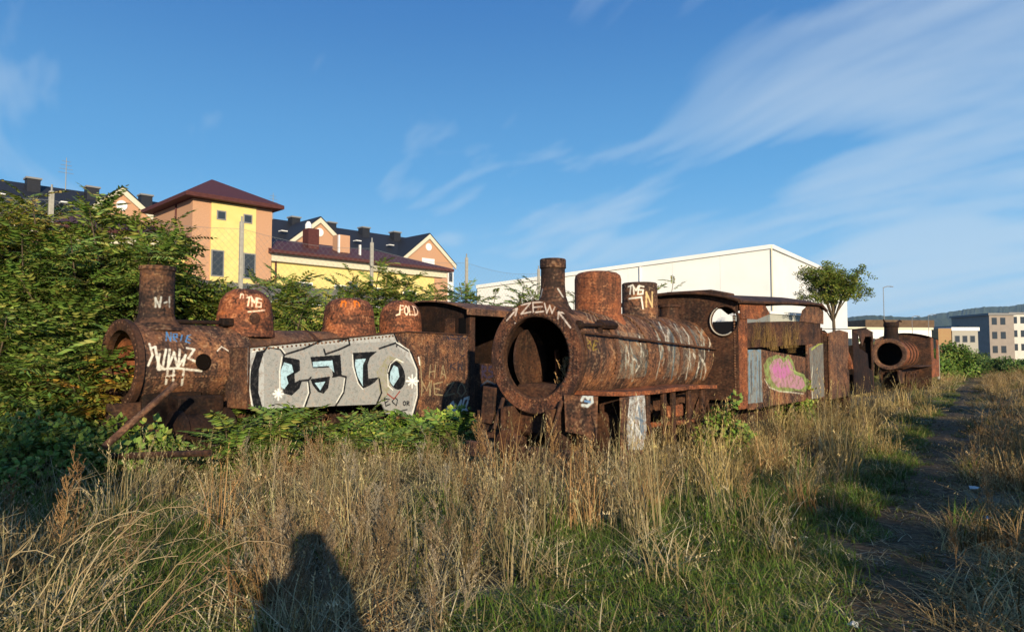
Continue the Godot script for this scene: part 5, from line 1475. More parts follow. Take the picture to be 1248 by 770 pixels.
func shrubs() -> void:
	var gr := [Color(0.085, 0.15, 0.026), Color(0.07, 0.13, 0.024), Color(0.115, 0.175, 0.034), Color(0.14, 0.155, 0.036)]
	for k in 9:
		var w: float = [2.0, 2.7, 3.4][k / 3]
		var cs := []
		for c in gr: cs.append(Color(c.r * w * (1.12 if k / 3 == 2 else 1.0), c.g * w, c.b * w))
		fronds.append(frond_mesh([0.62, 0.55, 0.7][k % 3], [8, 7, 9][k % 3], 0.15, 0.029, [0.16, 0.08, 0.26][k % 3], k + 1, cs))
		sprigs.append(sprig_mesh(k + 20, cs, [0.085, 0.075, 0.095][k % 3], 0.03))
	var B := "leafy saplings growing behind and beside the tank engine"
	# tall thicket left of the tank engine: (pixel x of the stem, depth, pixel y of the top)
	var left := [[-40, 11.5, 290, 0.9], [15, 13.0, 252, 1.0], [60, 12.4, 246, 1.0], [100, 13.6, 240, 1.1], [140, 12.8, 255, 1.0], [172, 13.8, 268, 0.9], [40, 11.6, 300, 0.9], [110, 12.0, 290, 1.0], [-20, 14.0, 248, 1.1], [215, 14.6, 330, 0.7], [5, 10.6, 400, 0.7], [55, 10.4, 430, 0.7], [95, 10.9, 385, 0.8], [128, 10.6, 455, 0.6], [-25, 10.2, 380, 0.8], [75, 9.6, 500, 0.6]]
	var left_l := ["tall rusty tipped sapling at the outer edge of the thicket", "tall sapling with brown tipped fronds below the slate roof", "tall sapling in front of the concrete post", "highest sapling of the thicket below the brick gable", "bright green sapling beside the chimney of the tank engine", "slim sapling touching the maroon eave line", "low spreading sapling in the heart of the thicket", "broad green sapling behind the leaning bar", "dark sapling at the back of the thicket", "short sapling between chimney and first dome", "green sapling in front of the bramble heap, beside a bare stalk", "small feathery sapling low in the bramble heap", "feathery sapling beside the smokebox mouth", "small sapling with orange fronds under the smokebox mouth", "broad feathery sapling at the outer edge of the brambles", "low sapling in the shade below the brambles"]
	for k in left.size():
		var e: Array = left[k]
		var p := at_depth(e[0], 431, e[1])
		var g := gy(p.x, p.z)
		var top := at_depth(e[0], e[2], e[1]).y
		var tint := Color(1.0, 1.0, 1.0) if k in [4, 7, 6, 10, 11, 12, 14, 15] else (Color(2.0, 1.0, 0.8) if k == 13 else (Color(1.3, 0.95, 0.9) if k in [1, 2, 8] else Color(1.1, 1.0, 0.9)))
		sapling("sapling", left_l[k], "sapling", Vector3(p.x, g, p.z), top - g, e[3], 3, 17, tint, B)
	# low brambles in front and under
	var br := [[40, 520, 1.5, 1.5, 700, 12.0, 0], [120, 500, 1.2, 1.5, 620, 11.4, 0], [-30, 480, 1.6, 1.9, 700, 11.0, 0], [60, 420, 1.7, 2.2, 800, 13.0, 0], [178, 590, 0.6, 0.55, 240, 9.7, 1], [130, 585, 1.0, 0.7, 380, 9.3, 0], [40, 590, 1.3, 0.9, 460, 8.8, 0], [100, 430, 1.2, 1.6, 600, 11.6, 0]]
	var br_l := ["dense bramble heap below the tall saplings", "bramble heap pressed against the smokebox mouth", "dark bramble heap at the outer edge of the thicket", "high bramble wall under the slate roofed block", "low bright bramble under the tank engine's cylinder", "low bramble below the leaning bar", "shaded low bramble in front of the thicket", "leafy bramble reaching into the open smokebox"]
	for k in br.size():
		var e: Array = br[k]
		var p := at_depth(e[0], 431, e[5])
		bramble(br_l[k], Vector3(p.x, gy(p.x, p.z), p.z), Vector3(e[2], e[3], e[2] * 0.8), e[4], Color(1.15, 1.15, 1.0) if e[6] == 1 else Color(0.95, 0.95, 0.9), "bramble heaps around the tank engine")
	for e in [[15, 14.2, 1.7, 2.9], [95, 14.6, 1.8, 3.0], [165, 14.8, 1.5, 2.5], [-60, 13.6, 1.8, 2.9]]:
		var p := at_depth(e[0], 431, e[1])
		bramble("tall dense green bush filling the back of the thicket", Vector3(p.x, gy(p.x, p.z), p.z), Vector3(e[2], e[3], e[2] * 0.8), 620, Color(1.05, 1.0, 0.9), "tall bushes at the back of the thicket", "tall_bush", 1.25)
	for e in [[440, 11.5, 0.5, 0.5], [500, 12.1, 0.6, 0.55], [545, 12.5, 0.6, 0.6]]:
		var p := at_depth(e[0], 431, e[1])
		bramble("low bright green bramble along the foot of the painted side tank", Vector3(p.x, gy(p.x, p.z), p.z), Vector3(e[2], e[3], e[2] * 0.6), 90, Color(1.2, 1.25, 0.95), "low brambles along the foot of the tank engine", "low_bramble")
	# saplings behind the tank engine, on the bank
	var back := [[235, 15.2, 338], [262, 16.2, 345], [330, 16.4, 345], [352, 17.2, 340], [385, 17.6, 342], [352, 15.4, 360], [440, 18.0, 330], [456, 19.0, 318], [470, 18.6, 328], [505, 20.0, 345], [525, 20.5, 348], [580, 21.0, 345], [600, 21.5, 352], [630, 22.5, 348], [655, 23.0, 350], [700, 24.0, 352]]
	for k in back.size():
		var e: Array = back[k]
		var p := at_depth(e[0], 431, e[1])
		var g := gy(p.x, p.z)
		var top := at_depth(e[0], e[2], e[1]).y
		var where: String = "behind the first dome of the tank engine" if e[0] < 340 else ("below the yellow wing, behind the middle dome" if e[0] < 480 else "behind the cab roof of the tank engine")
		sapling("sapling", "green sapling with feathery leaves on the bank " + where, "sapling", Vector3(p.x, g, p.z), maxf(1.2, top - g), 0.8, 2, 10, Color(1.0, 1.05, 0.9) if e[0] < 480 else Color(1.3, 1.2, 1.0), "bank saplings " + where)
	for e in [[240, 15.4, 1.3, 1.7], [335, 15.8, 1.3, 1.7], [395, 16.8, 1.4, 1.9], [470, 18.6, 1.5, 2.1], [520, 19.4, 1.3, 1.7], [560, 20.5, 1.6, 1.6], [600, 21.0, 1.6, 2.5], [650, 22.5, 1.7, 2.6], [700, 24.0, 1.7, 2.5]]:
		var p := at_depth(e[0], 431, e[1])
		bramble("dense green hedge bush along the wire fence behind the tank engine", Vector3(p.x, gy(p.x, p.z), p.z), Vector3(e[2], e[3], e[2] * 0.8), 520, Color(1, 1.05, 0.9), "hedge bushes along the wire fence", "hedge_bush", 1.1)
	# fern-like seedlings in front of the painted tank
	for e in [[292, 566, 0.8], [318, 560, 0.85], [335, 568, 0.7], [306, 548, 0.9], [400, 548, 0.6], [440, 540, 0.65], [560, 545, 0.5], [345, 545, 0.75], [455, 540, 0.5], [505, 548, 0.55], [535, 545, 0.5], [470, 552, 0.4]]:
		var p := ground_px(e[0], e[1] + 12)
		sapling("seedling", "bright green fern-like seedling under the painted side tank", "seedling", Vector3(p.x, gy(p.x, p.z), p.z), e[2] * 0.9, 0.25, 3, 9, Color(1.25, 1.3, 1.0), "seedlings under the painted side tank", 0.95)
	# yellow green bush by the cab of the open engine
	var yp := at_depth(880, 431, 10.6)
	bramble("yellow green leafy bush growing against the cab of the open engine", Vector3(yp.x, 0, yp.z), Vector3(0.36, 1.0, 0.3), 95, Color(1.9, 1.7, 0.9), "", "leafy_bush", 0.9)
	var tp := at_depth(812, 431, 26.0)
	sapling("sapling", "small reddish sapling showing between the sand dome and the cab roof", "sapling", Vector3(tp.x, 0, tp.z), at_depth(812, 342, 26.0).y, 0.7, 2, 8, Color(1.5, 1.0, 0.9), "")
	# greenery inside the cab opening
	var cp := at_depth(968, 431, 15.7)
	bramble("green bush growing inside the open cab above the pink graffiti", Vector3(cp.x, 0, cp.z), Vector3(0.4, 1.75, 0.4), 160, Color(1.3, 1.5, 0.9), "", "leafy_bush", 0.9)
	# round topped tree by the hall
	var rp := at_depth(1017, 431, 38.0)
	var H := at_depth(1017, 318, 38.0).y
	var o := thing("street_tree", "round topped green tree on a slim pale trunk beside the white hall", "tree", Vector3(rp.x, 0, rp.z))
	var mb := MB.new()
	mb.tube([Vector3(0, -0.1, 0), Vector3(0.05, 2.2, 0), Vector3(0, 4.2, 0)], 0.11, 0.07, 8)
	var lists := []
	var cen := Vector3(0, H - 1.45, 0)
	for k in 26:
		var a := k * 2.4
		var rr := sqrt((k + 0.5) / 26.0)
		rr *= rnd(0.6, 1.4)
		var e := cen + Vector3(cos(a) * rr * 1.2, rnd(-0.8, 0.95) * (1.15 - minf(rr, 1.0) * 0.45), sin(a) * rr * 1.2)
		mb.tube([Vector3(0, 3.4 + (k % 4) * 0.25, 0), e.lerp(Vector3(0, 4.2, 0), 0.4) + Vector3(0, 0.2, 0), e], 0.04, 0.012, 5)
		for j in 30:
			var p := e + Vector3(rnd(-0.42, 0.42), rnd(-0.34, 0.34), rnd(-0.42, 0.42))
			lists.append(Transform3D((Basis(Vector3.UP, rnd(0, TAU)) * Basis(Vector3(0, 0, 1), rnd(-0.7, 0.5))).scaled(Vector3.ONE * rnd(0.8, 1.35)), p))
	obj("trunk", mb, M.bark, o)
	leaves("crown", sprigs, lists, Color(1.0, 1.05, 0.9), o)
	# far bushes at the end of the path
	for e in [[1163, 50.0, 1.7, 2.4, Color(0.75, 0.85, 0.7), "bright green round bush at the end of the sidings"], [1205, 62.0, 3.2, 1.3, Color(0.45, 0.55, 0.55), "dark green clipped bush beyond the barrier"], [1238, 60.0, 3.2, 1.3, Color(0.45, 0.55, 0.55), "dark green bush beside the far end of the path"], [1182, 75.0, 2.6, 2.0, Color(0.8, 0.85, 0.8), "dull green bush under the blue grey house"], [1045, 44.0, 2.6, 2.4, Color(1.1, 1.15, 0.9), "light green bush below the round topped tree"], [1140, 48.0, 1.6, 1.2, Color(0.9, 1.0, 0.8), "dull green bush behind the small far engine"]]:
		var p := at_depth(e[0], 431, e[1])
		bramble(e[5], Vector3(p.x, 0, p.z), Vector3(e[2], e[3], e[2] * 0.8), 420, e[4], "", "far_bush", 2.0)

# ---------------------------------------------------------------- grasses
func blade(mb: MB, p: Vector3, az: float, h: float, w: float, lean: float, c0: Color, c1: Color, segs := 3) -> void:
	var d := Vector3(cos(az), 0, sin(az))
	var s := Vector3(-sin(az), 0, cos(az))
	var prev := p
	for k in segs:
		var t0 := float(k) / segs; var t1 := float(k + 1) / segs
		var q := p + d * lean * t1 * t1 * h + Vector3.UP * h * (t1 - 0.35 * lean * t1 * t1)
		var w0 := w * (1.0 - t0 * t0); var w1 := w * (1.0 - t1 * t1)
		mb.col = c0.lerp(c1, (t0 + t1) / 2)
		var n := (Vector3.UP * 0.4 + d * -0.7 + s * 0.1).normalized()
		mb.tri(prev - s * w0, prev + s * w0, q + s * w1, n, n, n)
		if k < segs - 1: mb.tri(prev - s * w0, q + s * w1, q - s * w1, n, n, n)
		prev = q
func clump(sd: int, n: int, rad: float, h0: float, h1: float, w: float, cols: Array, lean: float, heads := 0.0) -> ArrayMesh:
	var r := RandomNumberGenerator.new(); r.seed = sd
	var mb := MB.new(); mb.colored = true
	for k in n:
		var a := r.randf() * TAU
		var d := sqrt(r.randf()) * rad
		var c: Color = cols[r.randi() % cols.size()] * r.randf_range(0.75, 1.2)
		var h := r.randf_range(h0, h1)
		var az := r.randf() * TAU
		var ln := lean * r.randf_range(0.15, 1.3)
		var p := Vector3(cos(a) * d, -0.02, sin(a) * d)
		blade(mb, p, az, h, w * r.randf_range(0.7, 1.3), ln, c, c)
		if r.randf() < heads:      # seed head: short barbs round the tip
			var dd := Vector3(cos(az), 0, sin(az))
			for j in 7:
				var t := 0.74 + j * 0.04
				var q := p + dd * ln * t * t * h + Vector3.UP * h * (t - 0.35 * ln * t * t)
				var e := q + (Vector3(r.randf_range(-1, 1), 1.6, r.randf_range(-1, 1)).normalized()) * 0.035
				mb.col = c * 0.9
				var sv := Vector3(r.randf_range(-1, 1), 0, r.randf_range(-1, 1)).normalized() * 0.006
				mb.flat(q - sv, q + sv, e)
	return mb.mesh()
func weed_mesh(sd: int, H: float, col: Color, bush: float) -> ArrayMesh:
	var r := RandomNumberGenerator.new(); r.seed = sd
	var mb := MB.new(); mb.colored = true
	mb.col = col
	var ps := []
	for k in 6: ps.append(Vector3(0.05 * sin(k * 1.1 + sd) * k / 5.0, H * k / 5.0 - 0.03, 0.05 * cos(k * 0.9 + sd) * k / 5.0))
	mb.tube(ps, 0.006, 0.002, 4)
	for k in int(16 * bush):
		var t := r.randf_range(0.25, 0.97)
		var i := mini(int(t * 5), 4)
		var p: Vector3 = ps[i].lerp(ps[i + 1], t * 5 - i)
		var a := r.randf() * TAU
		var l := H * r.randf_range(0.12, 0.32) * (1.1 - t * 0.7)
		var e := p + Vector3(cos(a) * l * 0.6, l, sin(a) * l * 0.6)
		mb.col = col * r.randf_range(0.8, 1.2)
		mb.tube([p, p.lerp(e, 0.5) + Vector3(cos(a), 0, sin(a)) * l * 0.12, e], 0.003, 0.0015, 3)
		for j in 9:
			var q := p.lerp(e, r.randf_range(0.35, 1.0))
			var b := r.randf() * TAU
			var u := q + Vector3(cos(b), r.randf_range(0.2, 1.4), sin(b)).normalized() * r.randf_range(0.02, 0.045)
			var sv := Vector3(-sin(b), 0, cos(b)) * 0.006
			mb.col = col * r.randf_range(0.7, 1.3)
			mb.flat(q - sv, q + sv, u)
	return mb.mesh()
const GREEN := [[205, 700, 105, 95], [760, 745, 170, 55], [935, 620, 70, 40], [880, 700, 110, 60], [1000, 690, 70, 60], [960, 770, 120, 60], [545, 640, 60, 30], [640, 770, 80, 40], [180, 640, 60, 30], [800, 860, 280, 150], [960, 800, 160, 130], [215, 830, 110, 120], [700, 680, 90, 40], [850, 650, 90, 40], [1060, 600, 40, 30], [560, 545, 60, 18]]
func greenness(q: Vector2) -> float:
	var g := 0.0
	for e in GREEN: g = maxf(g, 1.25 - Vector2((q.x - e[0]) / e[2], (q.y - e[1]) / e[3]).length())
	return clampf(g, 0.0, 1.0)
func grasses() -> void:
	var straw := [Color(0.42, 0.355, 0.21), Color(0.33, 0.275, 0.15), Color(0.54, 0.475, 0.31), Color(0.23, 0.185, 0.10), Color(0.33, 0.315, 0.17)]
	var green := [Color(0.075, 0.135, 0.018), Color(0.10, 0.165, 0.028), Color(0.06, 0.11, 0.015), Color(0.15, 0.16, 0.045), Color(0.22, 0.19, 0.09)]
	var kinds := [clump(1, 46, 0.17, 0.35, 0.95, 0.0042, straw, 0.55, 0.35), clump(2, 46, 0.19, 0.25, 0.75, 0.0045, straw, 0.9, 0.2), clump(3, 60, 0.16, 0.10, 0.32, 0.0042, green, 0.8), clump(4, 44, 0.2, 0.05, 0.35, 0.0045, straw, 1.6), clump(5, 44, 0.14, 0.3, 0.7, 0.0045, green, 0.7)]
	var lists := [[], [], [], [], []]; var cl := [[], [], [], [], []]
	var x := 0.0
	var step_rows := []
	# walk outward in depth; spacing grows with distance
	var dep := -1.2
	while dep < 62.0:
		var sp := 0.15 + 0.010 * maxf(dep, 0.0) if dep < 14 else 0.23 + 0.012 * dep
		var xm0 := -0.80 * maxf(dep, 1.5) - 2.5
		var xm1 := 0.80 * maxf(dep, 1.5) + 2.5
		x = xm0
		while x < xm1:
			var px := x + rnd(-0.6, 0.6) * sp
			var pz := -(dep + rnd(-0.6, 0.6) * sp)
			x += sp
			if Vector2(px, pz + 0.1).length() < 0.95: continue
			if pz > 0.4: continue
			var d := Vector3(px, 0, pz) - P1
			var s1 := d.x * 0.618 - d.z * 0.786; var n1 := d.x * 0.786 + d.z * 0.618
			var d2 := Vector3(px, 0, pz) - P2
			var s2 := d2.x * 0.618 - d2.z * 0.786; var n2 := d2.x * 0.786 + d2.z * 0.618
			if n1 < 0.9 and s1 > -0.2 and s1 < 9 and n1 > -1.3: continue
			if absf(n2) < 0.85 and s2 > -0.1 and s2 < 34: continue
			if n1 < -5.0: continue
			if dep > 30 and n2 < -3.0: continue
			var g := Vector3(px, gy(px, pz), pz)
			var q := to_px(g)
			var po := path_off(px, pz)
			if q.x < -9000: q = Vector2(624 + px * 300.0, 1500)
			var nn := nz.get_noise_2d(px * 45.0, pz * 45.0)
			var n3 := nz.get_noise_2d(px * 130.0 + 40.0, pz * 130.0)
			var on_path := absf(po) < 0.36 + 0.2 * n3
			if on_path and rng.randf() < 0.45: continue
			if nn < -0.35 and rng.randf() < 0.45: continue
			var tuss := nz.get_noise_2d(px * 95.0 + 700.0, pz * 95.0)
			var gr := greenness(q) * 1.35 + nn * 0.45 - 0.05
			var left_green := smoothstep(300.0, 100.0, q.x) * smoothstep(470.0, 560.0, q.y)
			if po < 0.0 and po > -1.7: gr = maxf(gr, 0.55 - (absf(po) - 0.45) * 0.35 + nn * 0.6)
			gr = maxf(gr, left_green * 0.6 + nn * 0.4)
			var k := 0
			var hs := 1.0
			var tint := Color(1, 1, 1)
			if rng.randf() < gr:
				k = 2 if rng.randf() < 0.9 else 4
				hs = rnd(0.5, 1.1)
				tint = Color(1, 1, 1) * rnd(0.7, 1.25)
				if rng.randf() < 0.25: k = 3
			else:
				k = [0, 0, 1, 1, 3][rng.randi() % 5]
				if rng.randf() < 0.06: k = 4
				hs = rnd(0.45, 1.0) * clampf(0.72 + 1.1 * tuss, 0.28, 1.25)
				if tuss < -0.12 and rng.randf() < 0.6: k = 3 if rng.randf() < 0.7 else 2
				if absf(po) < 0.85: hs *= 0.35 + 0.5 * absf(po)
				var w := rnd(0.6, 1.25) * (0.95 + 0.4 * n3)
				if po > 0.3: tint = Color(1.0 * w, 0.82 * w, 0.62 * w)
				elif q.x > 800 and q.y < 620: tint = Color(1.2 * w, 1.05 * w, 0.78 * w)
				else: tint = Color(1.0 * w, 0.95 * w, 0.88 * w)
				if n3 > 0.36: tint = Color(0.8 * w, 0.56 * w, 0.42 * w)
				if s2 > 3.2 and po < -0.6: hs *= 1.5
				elif n2 > 0.3 and n2 < 3.4 and s2 > -2.5 and s2 <= 3.2: hs *= 1.45
			if on_path:
				k = 3 if rng.randf() < 0.7 else 2
				hs = rnd(0.3, 0.6)
				tint *= 0.7
			if gr > 0.3 and not on_path:       # close short turf under the clearings
				for t in 2:
					var tp := Vector3(px + rnd(-0.12, 0.12), 0, pz + rnd(-0.12, 0.12))
					tp.y = gy(tp.x, tp.z)
					lists[2].append(Transform3D(Basis(Vector3.UP, rnd(0, TAU)).scaled(Vector3(1.1, rnd(0.35, 0.7), 1.1)), tp))
					cl[2].append(Color(1, 1, 1) * rnd(0.75, 1.2))
			var near_cap := clampf(0.28 + dep * 0.105, 0.3, 1.0)
			hs *= near_cap
			var bs := Basis(Vector3.UP, rnd(0, TAU)) * Basis(Vector3.RIGHT, rnd(-0.12, 0.2))
			var sx := 1.0 if dep < 14 else 1.0 + (dep - 14.0) * 0.03
			lists[k].append(Transform3D(bs.scaled(Vector3(sx, hs, sx)), g))
			cl[k].append(Color(tint.r, tint.g, tint.b))
		dep += sp
	var names := ["dry_grass", "dry_grass", "green_grass", "dry_grass", "green_grass"]
	var labs := ["tall upright straw coloured grass with seed heads between the path and engines", "leaning straw coloured grass mixed through the whole verge", "short green grass along the path and in the clearings", "flattened dead grass lying over the soil", "longer green grass tufts among the straw"]
	for k in 5:
		var o := multi(names[k], kinds[k], M.straw, lists[k], cl[k])
		tag(o, labs[k], "grass", "", "stuff")
		print(names[k], " ", lists[k].size())
	# grey dead mugwort filling the straw
	var wx := [[], []]; var wc := [[], []]
	var wk := [weed_mesh(11, 1.0, Color(0.28, 0.225, 0.15), 2.2), weed_mesh(12, 1.0, Color(0.26, 0.18, 0.10), 2.6)]
	for k in 460:
		var q := Vector2(rnd(230, 760), rnd(565, 800))
		if k % 4 == 0: q = Vector2(rnd(780, 1060), rnd(500, 640))
		if greenness(q) > 0.25: continue
		var p := ground_px(q.x, q.y)
		if Vector2(p.x, p.z).length() < 2.0: continue
		if nz.get_noise_2d(p.x * 70.0, p.z * 70.0) < -0.05: continue
		var sc := rnd(0.3, 0.7)
		wx[k % 2].append(Transform3D(Basis(Vector3.UP, rnd(0, TAU)) * Basis(Vector3.RIGHT, rnd(-0.3, 0.3)).scaled(Vector3.ONE * sc), Vector3(p.x, gy(p.x, p.z), p.z)))
		wc[k % 2].append(Color(1, 1, 1) * rnd(0.7, 1.3))
	for k in 2:
		var o := multi("dry_weeds", wk[k], M.straw, wx[k], wc[k])
		tag(o, ["grey dead weed tops filling the straw before the engines", "brown dead weed tops filling the straw before the engines"][k], "weeds", "", "stuff")
	# single dead weeds
	var brown := Color(0.26, 0.15, 0.07); var grey := Color(0.30, 0.26, 0.19)
	var wm := [weed_mesh(1, 1.0, brown, 1.4), weed_mesh(2, 1.0, grey, 1.0), weed_mesh(3, 1.0, Color(0.36, 0.22, 0.10), 3.0), weed_mesh(4, 1.0, Color(0.5, 0.4, 0.24), 0.35)]
	var ws := [[683, 590, 1.65, 2, "tall brown dead weed standing before the open smokebox"], [676, 600, 0.9, 2, "bushy brown dead weed below the open smokebox"], [700, 590, 0.85, 2, "bushy russet weed beside the tall brown one at the smokebox"], [512, 615, 0.8, 1, "grey fluffy dead weed in the straw below the tank engine's cab"], [545, 640, 0.7, 1, "grey dead weed at the edge of the small green clearing"], [590, 600, 0.9, 2, "russet dead weed between the two front engines"], [88, 690, 0.95, 0, "tall thin dead stalk in front of the shaded brambles"], [70, 700, 0.75, 2, "dry branching weed beside the tall thin stalk"], [20, 690, 0.8, 0, "thin bare weed at the edge of the shaded brambles"], [150, 720, 0.6, 0, "dead branching weed over the green patch"], [460, 690, 0.75, 1, "grey dead weed in the thick straw"], [420, 640, 0.8, 1, "pale grey weed standing in the straw before the silver lettering"], [640, 690, 0.55, 1, "grey stalk with white seed tufts in the middle of the verge"], [860, 600, 0.8, 3, "straw coloured stalk before the yellow green bush"], [830, 640, 0.75, 3, "pale stiff stalk in the verge before the open engine"], [905, 640, 0.6, 2, "russet weed beside the green clearing near the path"], [1165, 700, 0.5, 2, "low brown weed on the far verge of the path"], [1210, 640, 0.6, 2, "brown weed among dark grass across the path"], [1190, 590, 0.55, 0, "thin weed across the path near the bend"], [740, 575, 0.75, 2, "russet weed before the whitewashed plate"], [790, 585, 0.7, 0, "brown weed under the running board"], [610, 575, 0.8, 0, "thin brown weed beside the front ring of the open engine"], [330, 640, 0.75, 3, "pale bent stalk in the straw before the tank engine"], [300, 590, 0.7, 1, "grey weed beside the fern-like seedlings"]]
	for e in ws:
		var p := ground_px(e[0], e[1])
		var o := thing("dead_weed", e[4], "weed", Vector3(p.x, gy(p.x, p.z), p.z), rnd(0, 360))
		var m := MeshInstance3D.new()
		m.mesh = wm[e[3]]; m.material_override = M.straw; m.name = "stalk"; m.scale = Vector3.ONE * e[2]; m.rotation.x = rnd(-0.1, 0.1)
		o.add_child(m)
	# dry brush heap at the lower left: arched pale canes
	var cane_m := [plain(lin(0.34, 0.25, 0.14), 0.8), plain(lin(0.22, 0.15, 0.08), 0.8), plain(lin(0.42, 0.34, 0.2), 0.8)]
	for k in 30:
		var p := ground_px(rnd(-60, 190), rnd(680, 820))
		var o := thing("dry_cane", "arched pale dry cane in the brush heap by the shaded brambles", "cane", Vector3(p.x, gy(p.x, p.z), p.z), rnd(-80, 80), "arched dry canes of the brush heap")
		var mb := MB.new()
		var L := rnd(0.35, 1.1); var h := rnd(0.2, 0.8)
		var ps := []
		for j in 8:
			var t := j / 7.0
			ps.append(Vector3(L * t, h * sin(t * rnd(1.7, 2.1)) - 0.03 * (1 - t), 0.08 * sin(t * 4 + k)))
		mb.tube(ps, 0.0045, 0.002, 5)
		for j in 6:
			var q: Vector3 = ps[2 + j] if j < 5 else ps[4]
			mb.tube([q, q + Vector3(0.08, rnd(0.02, 0.12), rnd(-0.1, 0.1)), q + Vector3(0.14, rnd(0.0, 0.2), rnd(-0.18, 0.18))], 0.0025, 0.001, 3)
		obj("cane", mb, cane_m[k % 3], o)
	# scraps of litter by the path
	for e in [[1040, 762, 0.04, "crumpled white paper scrap at the near edge of the path"], [1206, 634, 0.09, "pale torn paper scrap in the dark grass across the path"], [1188, 600, 0.06, "small white scrap lying beside the path"], [705, 552, 0.08, "white plastic scrap under the open engine"]]:
		var p := ground_px(e[0], e[1])
		var o := thing("litter_scrap", e[3], "litter", Vector3(p.x, gy(p.x, p.z) + 0.03, p.z), rnd(0, 360))
		var mb := MB.new()
		for j in 5:
			var a0 := j * 1.25; var a1 := a0 + 1.25
			mb.flat(Vector3(0, 0.03, 0), Vector3(cos(a0), 0.1 + 0.3 * sin(a0 * 3.0), sin(a0)) * e[2], Vector3(cos(a1), 0.1 + 0.3 * sin(a1 * 3.0), sin(a1)) * e[2], Vector3.UP)
		obj("scrap", mb, plain(lin(0.5, 0.5, 0.48), 0.7), o)
	# dry grass sprouting from the bunker of the open engine
	var bx := []; var bc := []
	for k in 15:
		var s := 4.9 + rnd(0, 2.6)
		var p := P2 + Vector3(0.618, 0, -0.786) * s + Vector3(0.786, 0, 0.618) * 1.12 + Y * rnd(1.72, 2.05)
		bx.append(Transform3D(Basis(Vector3.UP, rnd(0, TAU)).scaled(Vector3(0.5, rnd(0.25, 0.6), 0.25)), p)); bc.append(Color(0.7, 0.52, 0.34) * rnd(0.6, 1.1))
	var bo := multi("ledge_grass", kinds[0], M.straw, bx, bc)
	tag(bo, "dry grass sprouting along the cab side of the open engine", "grass", "", "stuff")

# ---------------------------------------------------------------- what stands outside the frame and casts the shade seen in it
func shade_casters() -> void:
	for e in [[-2.9, 2.3, 4.3, 1.7], [-4.9, 2.2, 4.5, 1.9], [-7.2, 1.9, 4.4, 1.9]]:
		bramble("broad evergreen bush casting its shade on the low brambles", Vector3(e[0], 0, e[1]), Vector3(e[3], e[2], e[3]), 900, Color(0.9, 0.95, 0.9), "bushes standing outside the view beside the camera", "evergreen_bush", 1.4)
	for e in [[6.6, 6.0, 4.0, 1.2], [8.6, 3.0, 4.5, 1.5], [10.8, -0.8, 4.3, 1.5], [13.2, -5.6, 4.1, 1.5], [16.4, -10.8, 4.0, 1.5], [20.0, -15.0, 3.8, 1.5], [23.6, -20.0, 3.6, 1.5]]:
		bramble("broad dark bush on the far side of the path, outside the view", Vector3(e[0], 0, e[1]), Vector3(e[3], e[2], e[3]), 560, Color(0.9, 0.95, 0.9), "bushes along the far side of the path", "evergreen_bush", 1.7)
	for e in [[8.0, 4.0, 4.2], [11.0, 0.5, 4.5], [12.5, -6.0, 4.2], [10.5, 8.0, 5.5], [15.8, -12.0, 4.0], [19.5, -18.0, 4.2]]:
		sapling("tree", "leafy tree on the far side of the path, outside the view", "tree", Vector3(e[0], 0, e[1]), e[2], 1.1, 3, 10, Color(1, 1, 1), "trees along the far side of the path")

